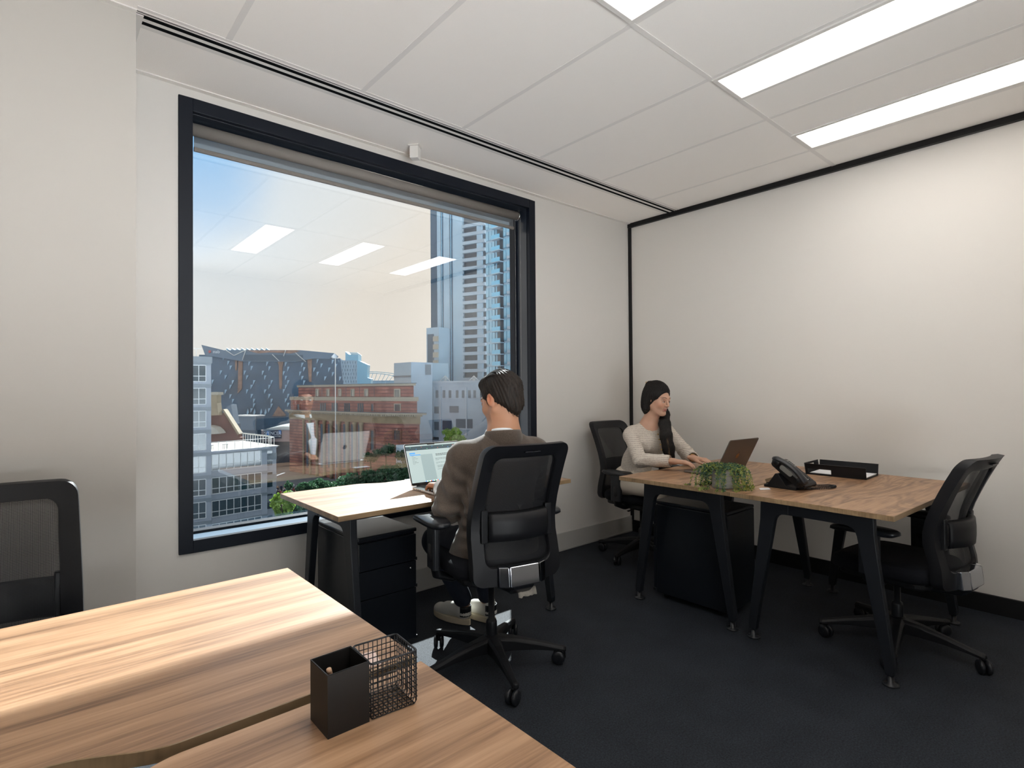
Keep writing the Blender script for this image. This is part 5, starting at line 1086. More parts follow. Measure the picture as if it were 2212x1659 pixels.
# shoes: white trainers with black heel patch and gum-cream sole
M['leather'] = mat('white_leather', (.68, .66, .60), .45); M['sole'] = mat('cream_sole', (.60, .52, .38), .6)
def shoe(hx, tx, org, parent, mu, ms, patch=True, w_=.042, z0=0.012):
    h_, t_ = V3(*hx), V3(*tx); f = t_ - h_; L_ = np.linalg.norm(f[:2]); f = V3(f[0], f[1], 0) / L_; F_ = Frame(V3(h_[0], h_[1], z0), f)
    S_ = SDF(tuple(np.minimum(h_, t_) - .09), tuple(np.maximum(h_, t_) + V3(.09, .09, .16)), .0035); S_.F[:] = 9; 
    S_.cone(F_(0, .035, .045), F_(0, L_ - .04, .032), .034, .029, .02, flat=((0, 0, 1), .9)); S_.cone(F_(.006, L_ * .6, .03), F_(.004, L_ - .035, .028), .040, .034, .02, flat=((0, 0, 1), .72))
    S_.cone(F_(0, .035, .05), F_(0, .045, .098), .033, .034, .02); S_.cone(F_(0, .06, .075), F_(0, L_ * .62, .055), .028, .022, .03); S_.plane(F_(0, 0, .016), (0, 0, -1)); S_.cone(F_(0, .046, .10), F_(0, .046, .14), .026, .026, .0, 'sub')
    sh_ = sdf_object('shoe', S_, mu, parent, origin=org)
    b = MB(); Pp = []
    for k in range(28):
        a = 2 * PI * k / 28; y = .5 * L_ + (.5 * L_ + .008) * math.sin(a); x = (w_ + .003 - .012 * (math.sin(a) < 0) * abs(math.sin(a))) * math.cos(a) * (1 if abs(math.sin(a)) < .9 else .95); Pp.append(F_(x, y, 0)[:2] - org[:2])
    b.prism([tuple(p) for p in Pp], z0 - .012, z0 + .020); b.build('sole', ms, sh_, bevel=.004)
    if patch:
        b = MB(); b.grid(lambda i, j: tuple(F_((.0355 + .003) * math.sin((i / 8 - .5) * 2.9), .036 - (.0375 + .001) * math.cos((i / 8 - .5) * 2.9), .034 + .052 * j / 4) - org), 9, 5); o = b.build('heel_patch', M['plastic'], sh_, fix=False); q = o.modifiers.new('t', 'SOLIDIFY'); q.thickness = .003
        b = MB()
        for i in range(5): b.tube([F_(-.022, L_ * .38 + i * .018, .082 - i * .0075) - org, F_(0, L_ * .385 + i * .018, .090 - i * .0075) - org, F_(.022, L_ * .38 + i * .018, .082 - i * .0075) - org], .0028, 6)
        c = F_(0, L_ * .36, .098); b.tube([c + V3(*(.022 * math.cos(t_) * q_ for q_ in F_.R[:, 0])) * 1 + V3(0, 0, .012 * math.sin(t_) + .006) - org for t_ in np.linspace(0, 2 * PI, 14)[:-1]], .002, 5, closed=True); b.build('laces', M['shirt'], sh_)
shoe((-2.165, -.625), (-2.355, -.470), mo, man, M['leather'], M['sole']) if False else None
for hx, tx in (((-2.235, -.612, 0), (-2.285, -.365, 0)), ((-2.125, -.690, 0), (-2.150, -.440, 0))): shoe(hx, tx, mo, man, M['leather'], M['sole'])

# ---------------------------------------------------------------- the woman
wo = V3(-.68, -.60, 0)
wom = thing('person', 'woman with long black hair in a cream boucle jacket typing at the corner desk', 'person', tuple(wo))
HW = Frame((-.728, -.768, 1.177), (-.06, -1, 0), math.radians(14), math.radians(2)); sw = .93
wf, wr_ = V3(-.22, -.975, 0), V3(-.975, .22, 0)           # her right is toward -x
Rs, Ls = V3(-.862, -.636, .926), V3(-.548, -.735, .930); nb = V3(-.722, -.690, .985); pel = V3(-.630, -.480, .585)
Re, Le = V3(-.995, -.815, .782), V3(-.560, -.885, .800); Rw, Lw = V3(-.948, -1.030, .790), V3(-.716, -1.035, .790)
Rh, Lh = V3(-.745, -.500, .575), V3(-.575, -.500, .575); Rk, Lk = V3(-.810, -.900, .575), V3(-.640, -.910, .575); Ra, La = V3(-.82, -.93, .12), V3(-.64, -.95, .12)
S1 = SDF((-1.09, -1.27, .02), (-.42, -.38, 1.31), .0032)
head(S1, HW, True, sw); S1.cone(HW(0, -.022, -.045), nb, .040, .047, .025); S1.cone(HW(0, .008, -.06), nb + wf * .02, .034, .040, .03)
S1.cone(nb + V3(0, 0, -.02), pel + V3(0, 0, .06), .075, .085, .05, flat=(wf, .7)); S1.cone(Ls, Rs, .040, .040, .05); S1.cone(nb + V3(0, 0, -.01), (Ls + Rs) / 2 + V3(0, 0, .0), .056, .05, .03)
for sh, el, wr in ((Ls, Le, Lw), (Rs, Re, Rw)): S1.cone(sh, el, .036, .030, .03); S1.cone(el, wr, .030, .020, .02)
for hp, kn, an in ((Lh, Lk, La), (Rh, Rk, Ra)): S1.cone(hp, kn, .070, .050, .03); S1.cone(kn, an, .046, .032, .02); S1.cone(an, an + wf * .11 + V3(0, 0, -.075), .030, .018, .02)
hand(S1, Rw, (.42, -.90, -.10), (0, -.1, 1), 1 * -1, .88, curl=(.22, .36, .30), drop=.04); hand(S1, Lw, (.05, -1, -.12), (0, -.1, 1), 1, .88, curl=(.25, .4, .3), drop=.04)
bodyW = sdf_object('body', S1, M['skin'], wom, colf=face_colors(HW, sw, (.53, .31, .215), (.50, .25, .19), (.34, .20, .14), 0, (.62, .27, .17)), origin=wo); del S1
for s_ in (-1, 1):
    c = HW(s_ * .031 * sw, .0785 * sw, -.001) - wo; b = MB(); b.lathe([(0, -.0098), (.007, -.007), (.0098, 0), (.007, .007), (0, .0098)], 14, tuple(c)); b.build('eye', M['eyew'], wom)
    c = HW(s_ * .031 * sw, .0865 * sw, -.002) - wo; b = MB(); b.lathe([(0, -.005), (.0038, -.003), (.005, 0), (.0038, .003), (0, .005)], 12, tuple(c)); b.build('iris', M['iris'], wom)
def features(body, H_, sc_, root, org, lipc, browc, lash=True, bw=.0016):
    bv = BVHTree.FromPolygons([v.co[:] for v in body.data.vertices], [p.vertices[:] for p in body.data.polygons])
    def q(x, y, z, off): l_, n_, _, _ = bv.find_nearest(Vector(H_(x * sc_, y * sc_, z * sc_) - org)); return V3(*l_) + V3(*n_) * off
    for s_ in (-1, 1):
        b = MB(); b.tube([q(s_ * (.013 + .034 * u), .082 - .012 * u * u, .0225 + .006 * math.sin(u * 2.3) - .003 * u, .0002) for u in np.linspace(0, 1, 8)], [.0008, bw, bw, bw, bw * .9, bw * .7, bw * .5, .0003], 6); b.build('eyebrow', browc, root)
        if lash: b = MB(); b.tube([q(s_ * (.018 + .026 * u), .089 - .006 * u * u, .0015 + .0045 * math.sin(PI * u), .0012) for u in np.linspace(0, 1, 7)], [.0004, .0009, .001, .001, .001, .0009, .0004], 5); b.build('eyelashes', M['hairW'], root)
    b = MB(); b.tube([q(x, .0905 - 8 * x * x, -.0580 + .0012 * math.cos(x * 420) - abs(x) * .05, .0000) for x in np.linspace(-.019, .019, 11)], [.0008, .0018, .0024, .0030, .0034, .0031, .0034, .0030, .0024, .0018, .0008], 8); b.tube([q(x, .0905 - 8 * x * x, -.0665 + abs(x) * .20, .0002) for x in np.linspace(-.017, .017, 9)], [.0008, .0024, .0034, .0041, .0044, .0041, .0034, .0024, .0008], 8); b.build('lips', lipc, root)
features(bodyW, HW, sw, wom, wo, mat('rose_lips', (.42, .13, .10), .35), M['hairW'])
features(bodyM, HM, 1., man, mo, mat('muted_lips', (.33, .15, .12), .5), M['hairM'], False, .0026)
S2 = SDF((-.93, -.95, .76), (-.55, -.55, 1.32), .0034); E = lambda c, r, kk=.01, op='add': S2.ell(HW(*[q * sw for q in c]), [q * sw for q in r], HW.R, kk, op)
G = lambda x, y, z: HW(x * sw, y * sw, z * sw)
E((0, -.020, .040), (.084, .104, .094), .0); E((0, -.055, -.02), (.080, .062, .085), .03); E((0, -.05, -.075), (.070, .05, .07), .03)
for s_ in (-1, 1): S2.cone(G(s_ * .070, -.006, .03), G(s_ * .068, -.022, -.08), .018, .018, .02)
S2.ell(G(.006, .122, -.014), [.086 * sw, .094 * sw, .092 * sw], HW.R, .006, 'sub'); S2.ell(G(0, .085, -.10), [.05, .08, .055], HW.R, .01, 'sub')
E((0, -.095, .085), (.035, .022, .028), .015)
q0 = G(.055, -.03, -.06)            # the long fall brought forward over the far shoulder
fall = [G(-.060, -.012, -.03), np.array(at(1435, 896, 3.86)), np.array(at(1436, 916, 3.80)), np.array(at(1439, 942, 3.755)), np.array(at(1444, 968, 3.745)), np.array(at(1447, 986, 3.745))]
for p, q, ra, rb in zip(fall, fall[1:], (.030, .036, .040, .042, .040), (.036, .040, .042, .040, .034)): S2.cone(p, q, ra, rb, .02, flat=(V3(*CF), .5))
bk_ = [G(-.030, -.065, -.06), G(-.045, -.07, -.105), G(-.03, -.075, -.135)]
for p, q in zip(bk_, bk_[1:]): S2.cone(p, q, .035, .026, .02)
def dW(P, N_): L_ = HW.inv(P); a = np.arctan2(L_[:, 0], -L_[:, 1] + .03); lo_ = L_[:, 2] < -.09; s2_ = (P @ np.array(CR)); return np.where(lo_, .0012 * np.sin(s2_ * 900 + 1.2 * snoise(P, 7)), .0016 * np.sin(a * 60 + 3 * snoise(P, 14, 1))) + .0008 * snoise(P, 25)
hairW_ = sdf_object('hair', S2, M['hairW'], wom, disp=dW, origin=wo); del S2
random.seed(12); b = MB(); b2 = MB()
for k in range(170):
    u0_ = random.uniform(-1, 1); P_ = []
    for i, (p, wd) in enumerate(zip(fall, (.022, .030, .034, .036, .034, .030))): P_.append(tuple(p + V3(*CR) * u0_ * wd + V3(*CF) * (-.020 + .010 * u0_ * u0_ + random.uniform(-.002, .002)) - wo))
    e_ = V3(*P_[-1]); P_.append(tuple(e_ + V3(random.uniform(-.006, .01), 0, -random.uniform(.005, .03))))
    (b2 if -.35 < u0_ < .05 and k % 3 == 0 else b).tube(P_ if not (-.35 < u0_ < .05 and k % 3 == 0) else P_[3:], [.0008] + [.0017] * (len(P_ if not (-.35 < u0_ < .05 and k % 3 == 0) else P_[3:]) - 2) + [.0004], 5)
bvh = BVHTree.FromPolygons([v.co[:] for v in hairW_.data.vertices], [p.vertices[:] for p in hairW_.data.polygons])
def on(bv, p, off):
    l_, n_, _, _ = bv.find_nearest(Vector(p)); return V3(*l_) + V3(*n_) * off
def lay(A, B_, C__, r_, off=.0006, n=11):    # a strand through three places, laid on the surface
    P_ = [on(bvh, G(*((1 - u) ** 2 * V3(*A) + 2 * u * (1 - u) * V3(*B_) + u * u * V3(*C__))) - wo, off if 0 < i_ < n - 1 else -.0015) for i_, u in enumerate(np.linspace(0, 1, n))]; b.tube(P_, [.0003] + [r_] * (n - 2) + [.0003], 5)
for k in range(120):                         # swept back from the hairline to the clip
    a = math.radians(random.uniform(-80, 80)); lay((.085 * math.sin(a), .075 * math.cos(a) + .01, .095 - .03 * abs(math.sin(a))), (.07 * math.sin(a), .01, .15), (.02 * math.sin(a), -.10 + random.uniform(-.01, .02), .10), .0011)
for k in range(150):                         # hanging down the sides and the back
    a = math.radians(random.uniform(75, 285)); q = V3(math.sin(a), math.cos(a)); lay((.05 * q[0], .07 * q[1] - .02, .12), (.11 * q[0], .12 * q[1] - .03, .05), (.078 * q[0], .095 * q[1] - .035, random.uniform(-.12, -.07)), .0011)
b.build('hair_strands', M['hairW'], wom); o = b2.build('blonde_streak', M['hairG'], wom); o['label'] = 'blonde streak at the ends of the hair'
b = MB()
for k in range(9): a = k * .7; c = G(-.02 + .005 * k, -.112, .088 + .003 * math.sin(a)); b.tube([c - wo, c - wo + HW.R @ V3(.004 * math.cos(a), -.008, .016 + .003 * math.sin(a * 3))], [.0025, .001], 5)
b.tube([G(-.03, -.110, .082) - wo, G(.03, -.110, .082) - wo], .003, 6); b.build('hair_clip', M['gold'], wom)
S3 = SDF((-1.10, -1.09, .50), (-.42, -.36, 1.03), .005); ch = V3(-.705, -.655, .86)
S3.cone(pel + V3(0, .0, .0), V3(-.675, -.555, .71), .122, .108, .03, flat=(wf, .8)); S3.cone(V3(-.675, -.555, .71), ch, .108, .122, .04, flat=(wf, .78)); S3.cone(Ls + V3(-.03, .01, -.015), Rs + V3(.03, 0, -.016), .054, .054, .05, flat=(wf, .95)); S3.cone(ch, nb + V3(0, 0, -.03), .10, .060, .06, flat=(wf, .8))
for sg in (-1, 1): S3.ell(ch + wf * .075 + wr_ * sg * .062 + V3(0, 0, -.005), [.060, .052, .062], None, .04)
for sh, el, wr in ((Ls, Le, Lw), (Rs, Re, Rw)): w2_ = el + (wr - el) * .84; S3.cone(sh, el, .048, .044, .03); S3.cone(el, w2_, .047, .039, .02); S3.cone(w2_ + (wr - el) * .02, w2_ + (wr - el) * .4, .031, .034, .0, 'sub')
S3.cone(nb + V3(0, 0, -.02), Rs + V3(.04, 0, .015), .052, .05, .03); S3.cone(nb + V3(0, 0, -.02), Ls + V3(-.04, 0, .015), .052, .05, .03); S3.ell(nb + wf * .028 + V3(0, 0, .050), [.048, .062, .060], None, .008, 'sub'); S3.cone(nb + wf * .10 + V3(0, 0, .01), ch + wf * .15 + V3(0, 0, -.02), .022, .006, .006, 'sub'); S3.plane((0, 0, .525), (0, 0, -1), .01)
def dB(P, N_):
    d = .003 * snoise(P, 18, 1) + .0012 * snoise(P, 160, 3)
    for el, sh in ((Le, Ls), (Re, Rs)): r_ = np.linalg.norm(P - el, axis=1); d = d + np.exp(-(r_ / .09) ** 2) * .0035 * np.sin((P @ V3(.5, .6, .8)) * 130 + 2 * snoise(P, 14, 4))
    return d
sdf_object('jacket', S3, M['boucle'], wom, disp=dB, origin=wo); del S3
b = MB()
for k in range(4): c = V3(*at(1421.5 + k * 2.6, 938 + k * 11, 3.757)) - wo; b.lathe([(0, -.006), (.006, -.003), (.007, .0), (0, .004)], 10, tuple(c))
b.build('buttons', M['gold'], wom)
S4 = SDF((-.98, -1.02, .38), (-.42, -.34, .72), .007); S4.cone(pel + V3(-.06, 0, -.01), pel + V3(.06, 0, -.01), .112, .112, .04)
for hp, kn in ((Lh, Lk), (Rh, Rk)): S4.cone(hp, kn, .088, .066, .06)
S4.cone((Rh + Lh) / 2, (Rk + Lk) / 2, .075, .060, .05); S4.cone(Rk + V3(0, .02, 0), Rk + V3(-.005, .02, -.12), .064, .060, .03); S4.cone(Lk + V3(0, .02, 0), Lk + V3(0, .02, -.12), .064, .060, .05)
sdf_object('skirt', S4, M['cream'], wom, disp=lambda P, N_: .004 * snoise(P, 18, 2), origin=wo); del S4
for hx, tx in (((-.80, -.90, 0), (-.86, -1.02, 0)),) if False else (): pass
b = MB(); c = Lw + (Le - Lw) * .10 - wo; dd = (Lw - Le) / np.linalg.norm(Lw - Le); e1 = np.cross(dd, V3(0, 0, 1)); e1 /= np.linalg.norm(e1); e2 = np.cross(dd, e1)
b.tube([c + (e1 * math.cos(t_) + e2 * math.sin(t_)) * .0235 for t_ in np.linspace(0, 2 * PI, 25)[:-1]], .0022, 6, closed=True); b.build('bracelet', M['gold'], wom)
# ================================================================ things on the desks
M['screenA'] = mat('screen_page', (.02, .02, .02), .25, emit=(.60, .74, .72), estr=.26); M['screenD'] = mat('screen_toolbar', (.01, .01, .012), .25, emit=(.04, .09, .11), estr=.25)
M['screenG'] = mat('screen_sidebar', (.02, .02, .02), .25, emit=(.46, .60, .60), estr=.24); M['inkS'] = mat('screen_ink', (.01, .01, .01), .3, emit=(.05, .07, .07), estr=.1)
M['icoB'] = mat('icon_blue', (.02, .1, .4), .3, emit=(.1, .45, .9), estr=.25); M['icoR'] = mat('icon_red', (.4, .05, .03), .3, emit=(.8, .2, .1), estr=.25); M['icoG'] = mat('icon_green', (.05, .3, .1), .3, emit=(.2, .7, .4), estr=.25); M['icoW'] = mat('icon_white', (.5, .5, .5), .3, emit=(.8, .85, .85), estr=.3)
M['logoD'] = mat('dark_mirror_logo', (.03, .03, .035), .12, .9); M['logoO'] = mat('copper_mirror_logo', (.30, .17, .08), .2, .9)
def logo_shape():
    P = []
    for k in range(40):                     # apple outline with a bite on the right
        a = 2 * PI * k / 40; r_ = 1 - .10 * math.exp(-((a - PI / 2) / .35) ** 2) - .08 * math.exp(-((a - 3 * PI / 2) / .3) ** 2); x, y = .86 * r_ * math.cos(a), .95 * r_ * math.sin(a)
        if y < 0: x *= 1 - .22 * y * y
        d = math.hypot(x - 1.02, y - .18)
        if d < .42: q = .42 / max(d, 1e-3); x, y = 1.02 + (x - 1.02) * q, .18 + (y - .18) * q
        P.append((x, y))
    L_ = [(.02 + .30 * u + .12 * math.sin(PI * u) * s_, 1.02 + .45 * u - .14 * math.sin(PI * u) * s_) for s_, us in ((1, [0, .25, .5, .75, 1]), (-1, [.75, .5, .25])) for u in us]
    return P, L_
def laptop(label, x, y, rz, W, D, lid, lean, base_m, logo_m, screen=True, z=.73):
    t_ = thing('laptop', label, 'laptop', (x, y, z), rz)
    def rr(b, x0, x1, y0, y1, z0, z1, r_, mi=0, M4=None): b.prism(rrect(x0, x1, y0, y1, r_), z0, z1, 'z', mi, M4); return b
    b = MB(); rr(b, -W / 2, W / 2, -D / 2, D / 2, .002, .0135, .012); bs = b.build('base', base_m, t_, bevel=.0025)
    b = MB(); kw = (W - .06) / 14
    for r_ in range(6):
        for c in range(14):
            if r_ == 0 and 4 <= c < 9: continue
            x0 = -W / 2 + .03 + c * kw; y0 = -D * .02 + r_ * .0178; b.box(x0 + .001, x0 + kw - .001, y0, y0 + .0155, .0135, .0145)
    b.box(-W / 2 + .03 + 4 * kw, -W / 2 + .03 + 9 * kw - .001, -D * .02, -D * .02 + .0155, .0135, .0145); b.build('keyboard', M['key'], bs)
    b = MB(); rr(b, -.065, .065, -D / 2 + .008, -D * .06, .0133, .0138, .006); b.build('trackpad', base_m, bs)
    b = MB()
    for k in range(4): b.box(-W / 2 - .0005, -W / 2 + .002, D / 2 - .03 - k * .018 - (.012 if k else 0), D / 2 - .02 - k * .018 - (.012 if k else 0), .006, .009)
    b.build('ports', M['key'], bs)
    T = Matrix.Translation((0, D / 2 - .004, .015)) @ Matrix.Rotation(-lean, 4, 'X')     # lid plane: local x right, z up
    b = MB(); b.prism(rrect(-W / 2, W / 2, 0, lid, .011), 0, .0055, 'y', M4=T); ld = b.build('lid', base_m, t_, bevel=.0015)
    b = MB(); b.prism(rrect(-W / 2 + .002, W / 2 - .002, .003, lid - .002, .010), -.0008, .0, 'y', M4=T); b.build('bezel', M['screenblk'], ld)
    b = MB(); b.tube([(-W / 2 + .03, D / 2 - .003, .013), (W / 2 - .03, D / 2 - .003, .013)], .0045, 8); b.build('hinge', M['key'], t_)
    if screen:
        w2, z0, z1 = W / 2 - .007, .016, lid - .009
        def sq(x0, x1, u0, u1, m, nm, dpt): b = MB(); b.box(x0, x1, -.0008 - dpt, -.0008 - dpt + .0003, u0, u1, M4=T); return b.build(nm, m, ld)
        sq(-w2, w2, z0, z1, M['screenA'], 'screen', .0003); hh = z1 - z0; X = lambda u: -w2 + 2 * w2 * u; Z = lambda v: z1 - hh * v
        sq(X(.0), X(1), Z(.145), Z(.04), M['screenD'], 'screen_toolbar', .0006); sq(X(.24), X(.46), Z(.965), Z(.27), M['screenG'], 'page_margin', .0006); sq(X(.83), X(.97), Z(.965), Z(.27), M['screenG'], 'page_margin', .0006)
        b = MB(); random.seed(5)
        def ln(u0, u1, v, t_=.006):
            u = u0
            while u < u1: du = random.uniform(.012, .04); b.box(X(u), X(min(u1, u + du)), -.0019, -.0016, Z(v + t_), Z(v), M4=T); u += du + .007
        for v in (.28, .315): ln(.52, .80, v, .014)
        for v in (.40, .425, .45): ln(.50, .80 if v < .44 else .57, v)
        for v in (.52, .55): ln(.50, .80 if v < .54 else .53, v)
        for v in (.60, .625, .65): ln(.51, .74, v)
        ln(.50, .60, .70); b.box(X(.61), X(.75), -.0019, -.0016, Z(.80), Z(.755), M4=T)
        for k in range(5): b.box(X(.63 + k * .022), X(.64 + k * .022), -.0019, -.0016, Z(.855), Z(.835), M4=T)
        for k in range(7): ln(.08, .12 + .03 * (k % 3), .30 + .035 * k)
        b.build('screen_text', M['inkS'], ld)
        sq(X(.05), X(.15), Z(.245), Z(.205), M['icoB'], 'blue_button', .0009); sq(X(.05), X(.24), Z(.285), Z(.262), M['icoB'], 'blue_row', .0009); sq(X(.40), X(.54), Z(.02), Z(-.03), M['screenblk'], 'camera_notch', .0012)
        for k in range(22): sq(X(.24 + k * .024), X(.258 + k * .024), Z(1.005), Z(.975), M[('icoB', 'icoW', 'icoG', 'icoW', 'icoR')[k % 5]], 'dock_icon', .0009)
        for k in range(9): sq(X(.08 + k * .1), X(.09 + k * .1), Z(.075 + .05 * (k % 2)), Z(.060 + .05 * (k % 2)), M[('icoG', 'icoB', 'icoR')[k % 3]], 'tab_icon', .0009)
    P, L_ = logo_shape(); s_ = .019; b = MB(); TL = T @ Matrix.Translation((0, .0055, lid * .5)) @ Matrix.Diagonal((-1, 1, 1, 1)); b.prism([(p * s_, q * s_) for p, q in P], 0, .0004, 'y', M4=TL); b.prism([(p * s_, q * s_) for p, q in L_], 0, .0004, 'y', M4=TL); b.build('lid_logo', logo_m, ld, fix=True)
    return t_
laptop('silver laptop with its screen lit, open on the window desk before the man', -2.322, -.592, math.radians(-2), .350, .247, .232, math.radians(23), M['alu'], M['logoD'])
laptop('dark grey laptop on the corner desk in front of the woman, lid seen from behind', -.818, -1.228, math.radians(180 - 5.5), .296, .222, .230, math.radians(27), M['alud'], M['logoO'], False)

def card(label, pts, cat='card', m='paper', th=.0015, name='paper_card', z=.7302):
    cx = sum(p[0] for p in pts) / len(pts); cy = sum(p[1] for p in pts) / len(pts); b = MB(); b.prism([(p[0] - cx, p[1] - cy) for p in pts], 0, th); o = b.build(name, M[m]); o.location = (cx, cy, z); return tag(o, label, cat)
card('white card lying on the desk beside the telephone stand', [(-1.208, -1.700), (-1.165, -1.672), (-1.118, -1.700), (-1.160, -1.730)])
card('white card on the window desk behind the laptop screen', [(-2.36, -.215), (-2.255, -.215), (-2.255, -.160), (-2.36, -.160)])
card('white note card on the foreground desk behind the wire basket', [(-3.575, -1.995), (-3.52, -2.01), (-3.50, -1.955), (-3.555, -1.94)])
M['pinkp'] = mat('pale_pink_paper', (.62, .48, .44), .8)
card('pale pink slip partly under the white note card behind the wire basket', [(-3.57, -2.02), (-3.49, -2.035), (-3.475, -1.975), (-3.54, -1.97)], m='pinkp', th=.0008, name='paper_slip')

# pen cup, pencil, wire basket
t_ = thing('pen_cup', 'tall square black pen cup on the foreground desk', 'pen holder', (-3.624, -2.153, .73))
b = MB(); s_, h_, q = .0335, .094, .0018
vs = [(x * k, y * k, z) for z, k in ((0, s_), (h_, s_), (h_, s_ - q), (.003, s_ - q)) for x, y in ((-1, -1), (1, -1), (1, 1), (-1, 1))]
b.add(vs, [(3, 2, 1, 0)] + [(r_ * 4 + i, r_ * 4 + (i + 1) % 4, r_ * 4 + 4 + (i + 1) % 4, r_ * 4 + 4 + i) for r_ in range(3) for i in range(4)] + [(12, 13, 14, 15)]); b.build('cup', mat('matt_black_card', (.009, .008, .0075), .5, spec=.35), t_)
b = MB(); b.tube([(-s_, -s_, h_), (s_, -s_, h_), (s_, s_, h_), (-s_, s_, h_)], .0011, 6, closed=True); b.build('rim', M['plasticg'], t_)
b = MB(); b.lathe([(.0, -.045), (.0038, -.040), (.0042, .038), (.0040, .0415), (0, .0425)], 12); pc = b.build('pencil', mat('bare_wood_pencil', (.50, .31, .20), .6)); pc.location = (-3.637, -2.160, .784); pc.rotation_euler = (math.radians(10), math.radians(-15), 0); tag(pc, 'bare wooden pencil leaning inside the black pen cup', 'pencil')
t_ = thing('wire_basket', 'square black wire basket beside the pen cup', 'basket', (-3.546, -2.152, .73), math.radians(-4))
s_, h_ = .0395, .088; n_ = 9
b = MB(); b.tube([(x, y, h_) for x, y in rrect(-s_, s_, -s_, s_, .006, 4)], .0016, 8, closed=True); b.build('rim', M['plasticg'], t_)
def wires(P):
    b = MB()
    for p in P: b.tube(p, .00085, 5)
    return b
for i, nm in enumerate(('side_grid',) * 4):
    a = i * PI / 2; R4 = Matrix.Rotation(a, 4, 'Z'); P = []
    for k in range(n_ + 1): x = -s_ + .003 + (2 * s_ - .006) * k / n_; P.append([(R4 @ Vector(q)) for q in ((x, -s_, h_), (x, -s_, .006), (x, -s_ + .003, .002), (x, -s_ + .006, .001))])
    for k in range(1, 9): z = .004 + (h_ - .006) * k / 9; P.append([(R4 @ Vector(q)) for q in ((-s_, -s_, z), (s_, -s_, z))])
    wires(P).build(nm, M['plasticg'], t_)
P = [[(x, -s_ + .004, .001), (x, s_ - .004, .001)] for x in [-s_ + .003 + (2 * s_ - .006) * k / n_ for k in range(n_ + 1)]] + [[(-s_ + .004, y, .0015), (s_ - .004, y, .0015)] for y in [-s_ + .003 + (2 * s_ - .006) * k / n_ for k in range(n_ + 1)]]
wires(P).build('bottom_grid', M['plasticg'], t_)

# letter tray with papers
t_ = thing('letter_tray', 'black plastic letter tray by the right wall, open toward the empty chair', 'letter tray', (-.375, -1.797, .73), math.radians(1.5))
def flare(pl, x0, x1, y0, y1):  # a wall from bottom line to outward flared top line
    pass
W2, L2, hT, fl2 = .112, .158, .066, .010
def wallq(b, p0, p1, out, z0, z1, t=.0025):
    p0, p1 = Vector((*p0, 0)), Vector((*p1, 0)); o_ = Vector((*out, 0)); k0, k1 = z0 / hT, z1 / hT
    A = [p0 + o_ * fl2 * k0 + Vector((0, 0, z0)), p1 + o_ * fl2 * k0 + Vector((0, 0, z0)), p1 + o_ * fl2 * k1 + Vector((0, 0, z1)), p0 + o_ * fl2 * k1 + Vector((0, 0, z1))]; vs = A + [q - o_ * t for q in A]
    b.add(vs, [(0, 1, 2, 3), (7, 6, 5, 4), (0, 4, 5, 1), (1, 5, 6, 2), (2, 6, 7, 3), (3, 7, 4, 0)])
b = MB(); b.box(-W2, W2, -L2, L2, 0, .003); b.build('tray_floor', M['plastic'], t_)
b = MB(); wallq(b, (-W2, -L2), (-W2, .02), (-1, 0), 0, hT); wallq(b, (-W2, .02), (-W2, L2 - .012), (-1, 0), 0, .010); wallq(b, (-W2, .02), (-W2, L2 - .012), (-1, 0), .036, hT); wallq(b, (-W2, L2 - .012), (-W2, L2), (-1, 0), 0, hT)
o = b.build('side_wall', M['plastic'], t_); b = MB(); wallq(b, (W2, -L2), (W2, L2), (1, 0), 0, hT); b.build('side_wall', M['plastic'], t_)
b = MB(); wallq(b, (-W2, L2), (-.04, L2), (0, 1), 0, hT); wallq(b, (.04, L2), (W2, L2), (0, 1), 0, hT); wallq(b, (-.04, L2), (.04, L2), (0, 1), 0, .035); wallq(b, (-.04, L2), (.04, L2), (0, 1), .055, hT); b.build('end_wall', M['plastic'], t_)
b = MB(); b.box(-W2 - .016, -W2 - .009, -L2, L2, hT - .002, hT); b.box(W2 + .009, W2 + .016, -L2, L2, hT - .002, hT); b.build('rim', M['plastic'], t_)
for k in range(3):
    b = MB(); b.box(-.100, .100, -.148, .145, 0, .0025); o = b.build('paper_stack', M['paper']); o.location = (-.375 + .002 * k, -1.797 - .003 * k, .7335 + .0028 * k); o.rotation_euler = (0, 0, math.radians(1.5 + (k - 1) * .8)); tag(o, 'white papers in the letter tray, %s of the three sheaves' % ('lowest', 'middle', 'topmost')[k], 'paper', 'papers in the letter tray')

# desk telephone
t_ = thing('desk_telephone', 'black desk telephone with coiled cord on the right desk', 'telephone', (-1.035, -1.770, .73), math.atan2(.45, .9) - PI + 0.0)
t_.rotation_euler = (0, 0, math.radians(178))
b = MB(); b.prism([(.092, .010), (.098, .022), (.094, .032), (-.048, .134), (-.062, .136), (-.072, .126), (-.068, .112), (.060, .010)], -.092, .048, 'x'); bd_ = b.build('body', M['plastic'], t_, bevel=.004)
b = MB(); b.prism([(-.105, 0), (-.105, .012), (-.085, .016), (-.045, .075), (-.030, .075), (.01, .018), (.06, .012), (.06, 0)], -.075, .060, 'x'); b.build('stand', M['plastic'], t_, bevel=.003)
sl_ = math.atan2(.134 - .032, .142); T = Matrix.Translation((0, .094, .032)) @ Matrix.Rotation(-sl_, 4, 'X') @ Matrix.Rotation(PI, 4, 'Z')   # plane: local y runs up the slope
T = Matrix(((-1, 0, 0, 0), (0, -math.cos(sl_), math.sin(sl_), .094), (0, math.sin(sl_), math.cos(sl_), .032), (0, 0, 0, 1)))
b = MB()
for r_ in range(4):
    for c in range(3): b.box(-.008 + c * .020, .006 + c * .020, .018 + r_ * .0165, .029 + r_ * .0165, .0, .003, M4=T)
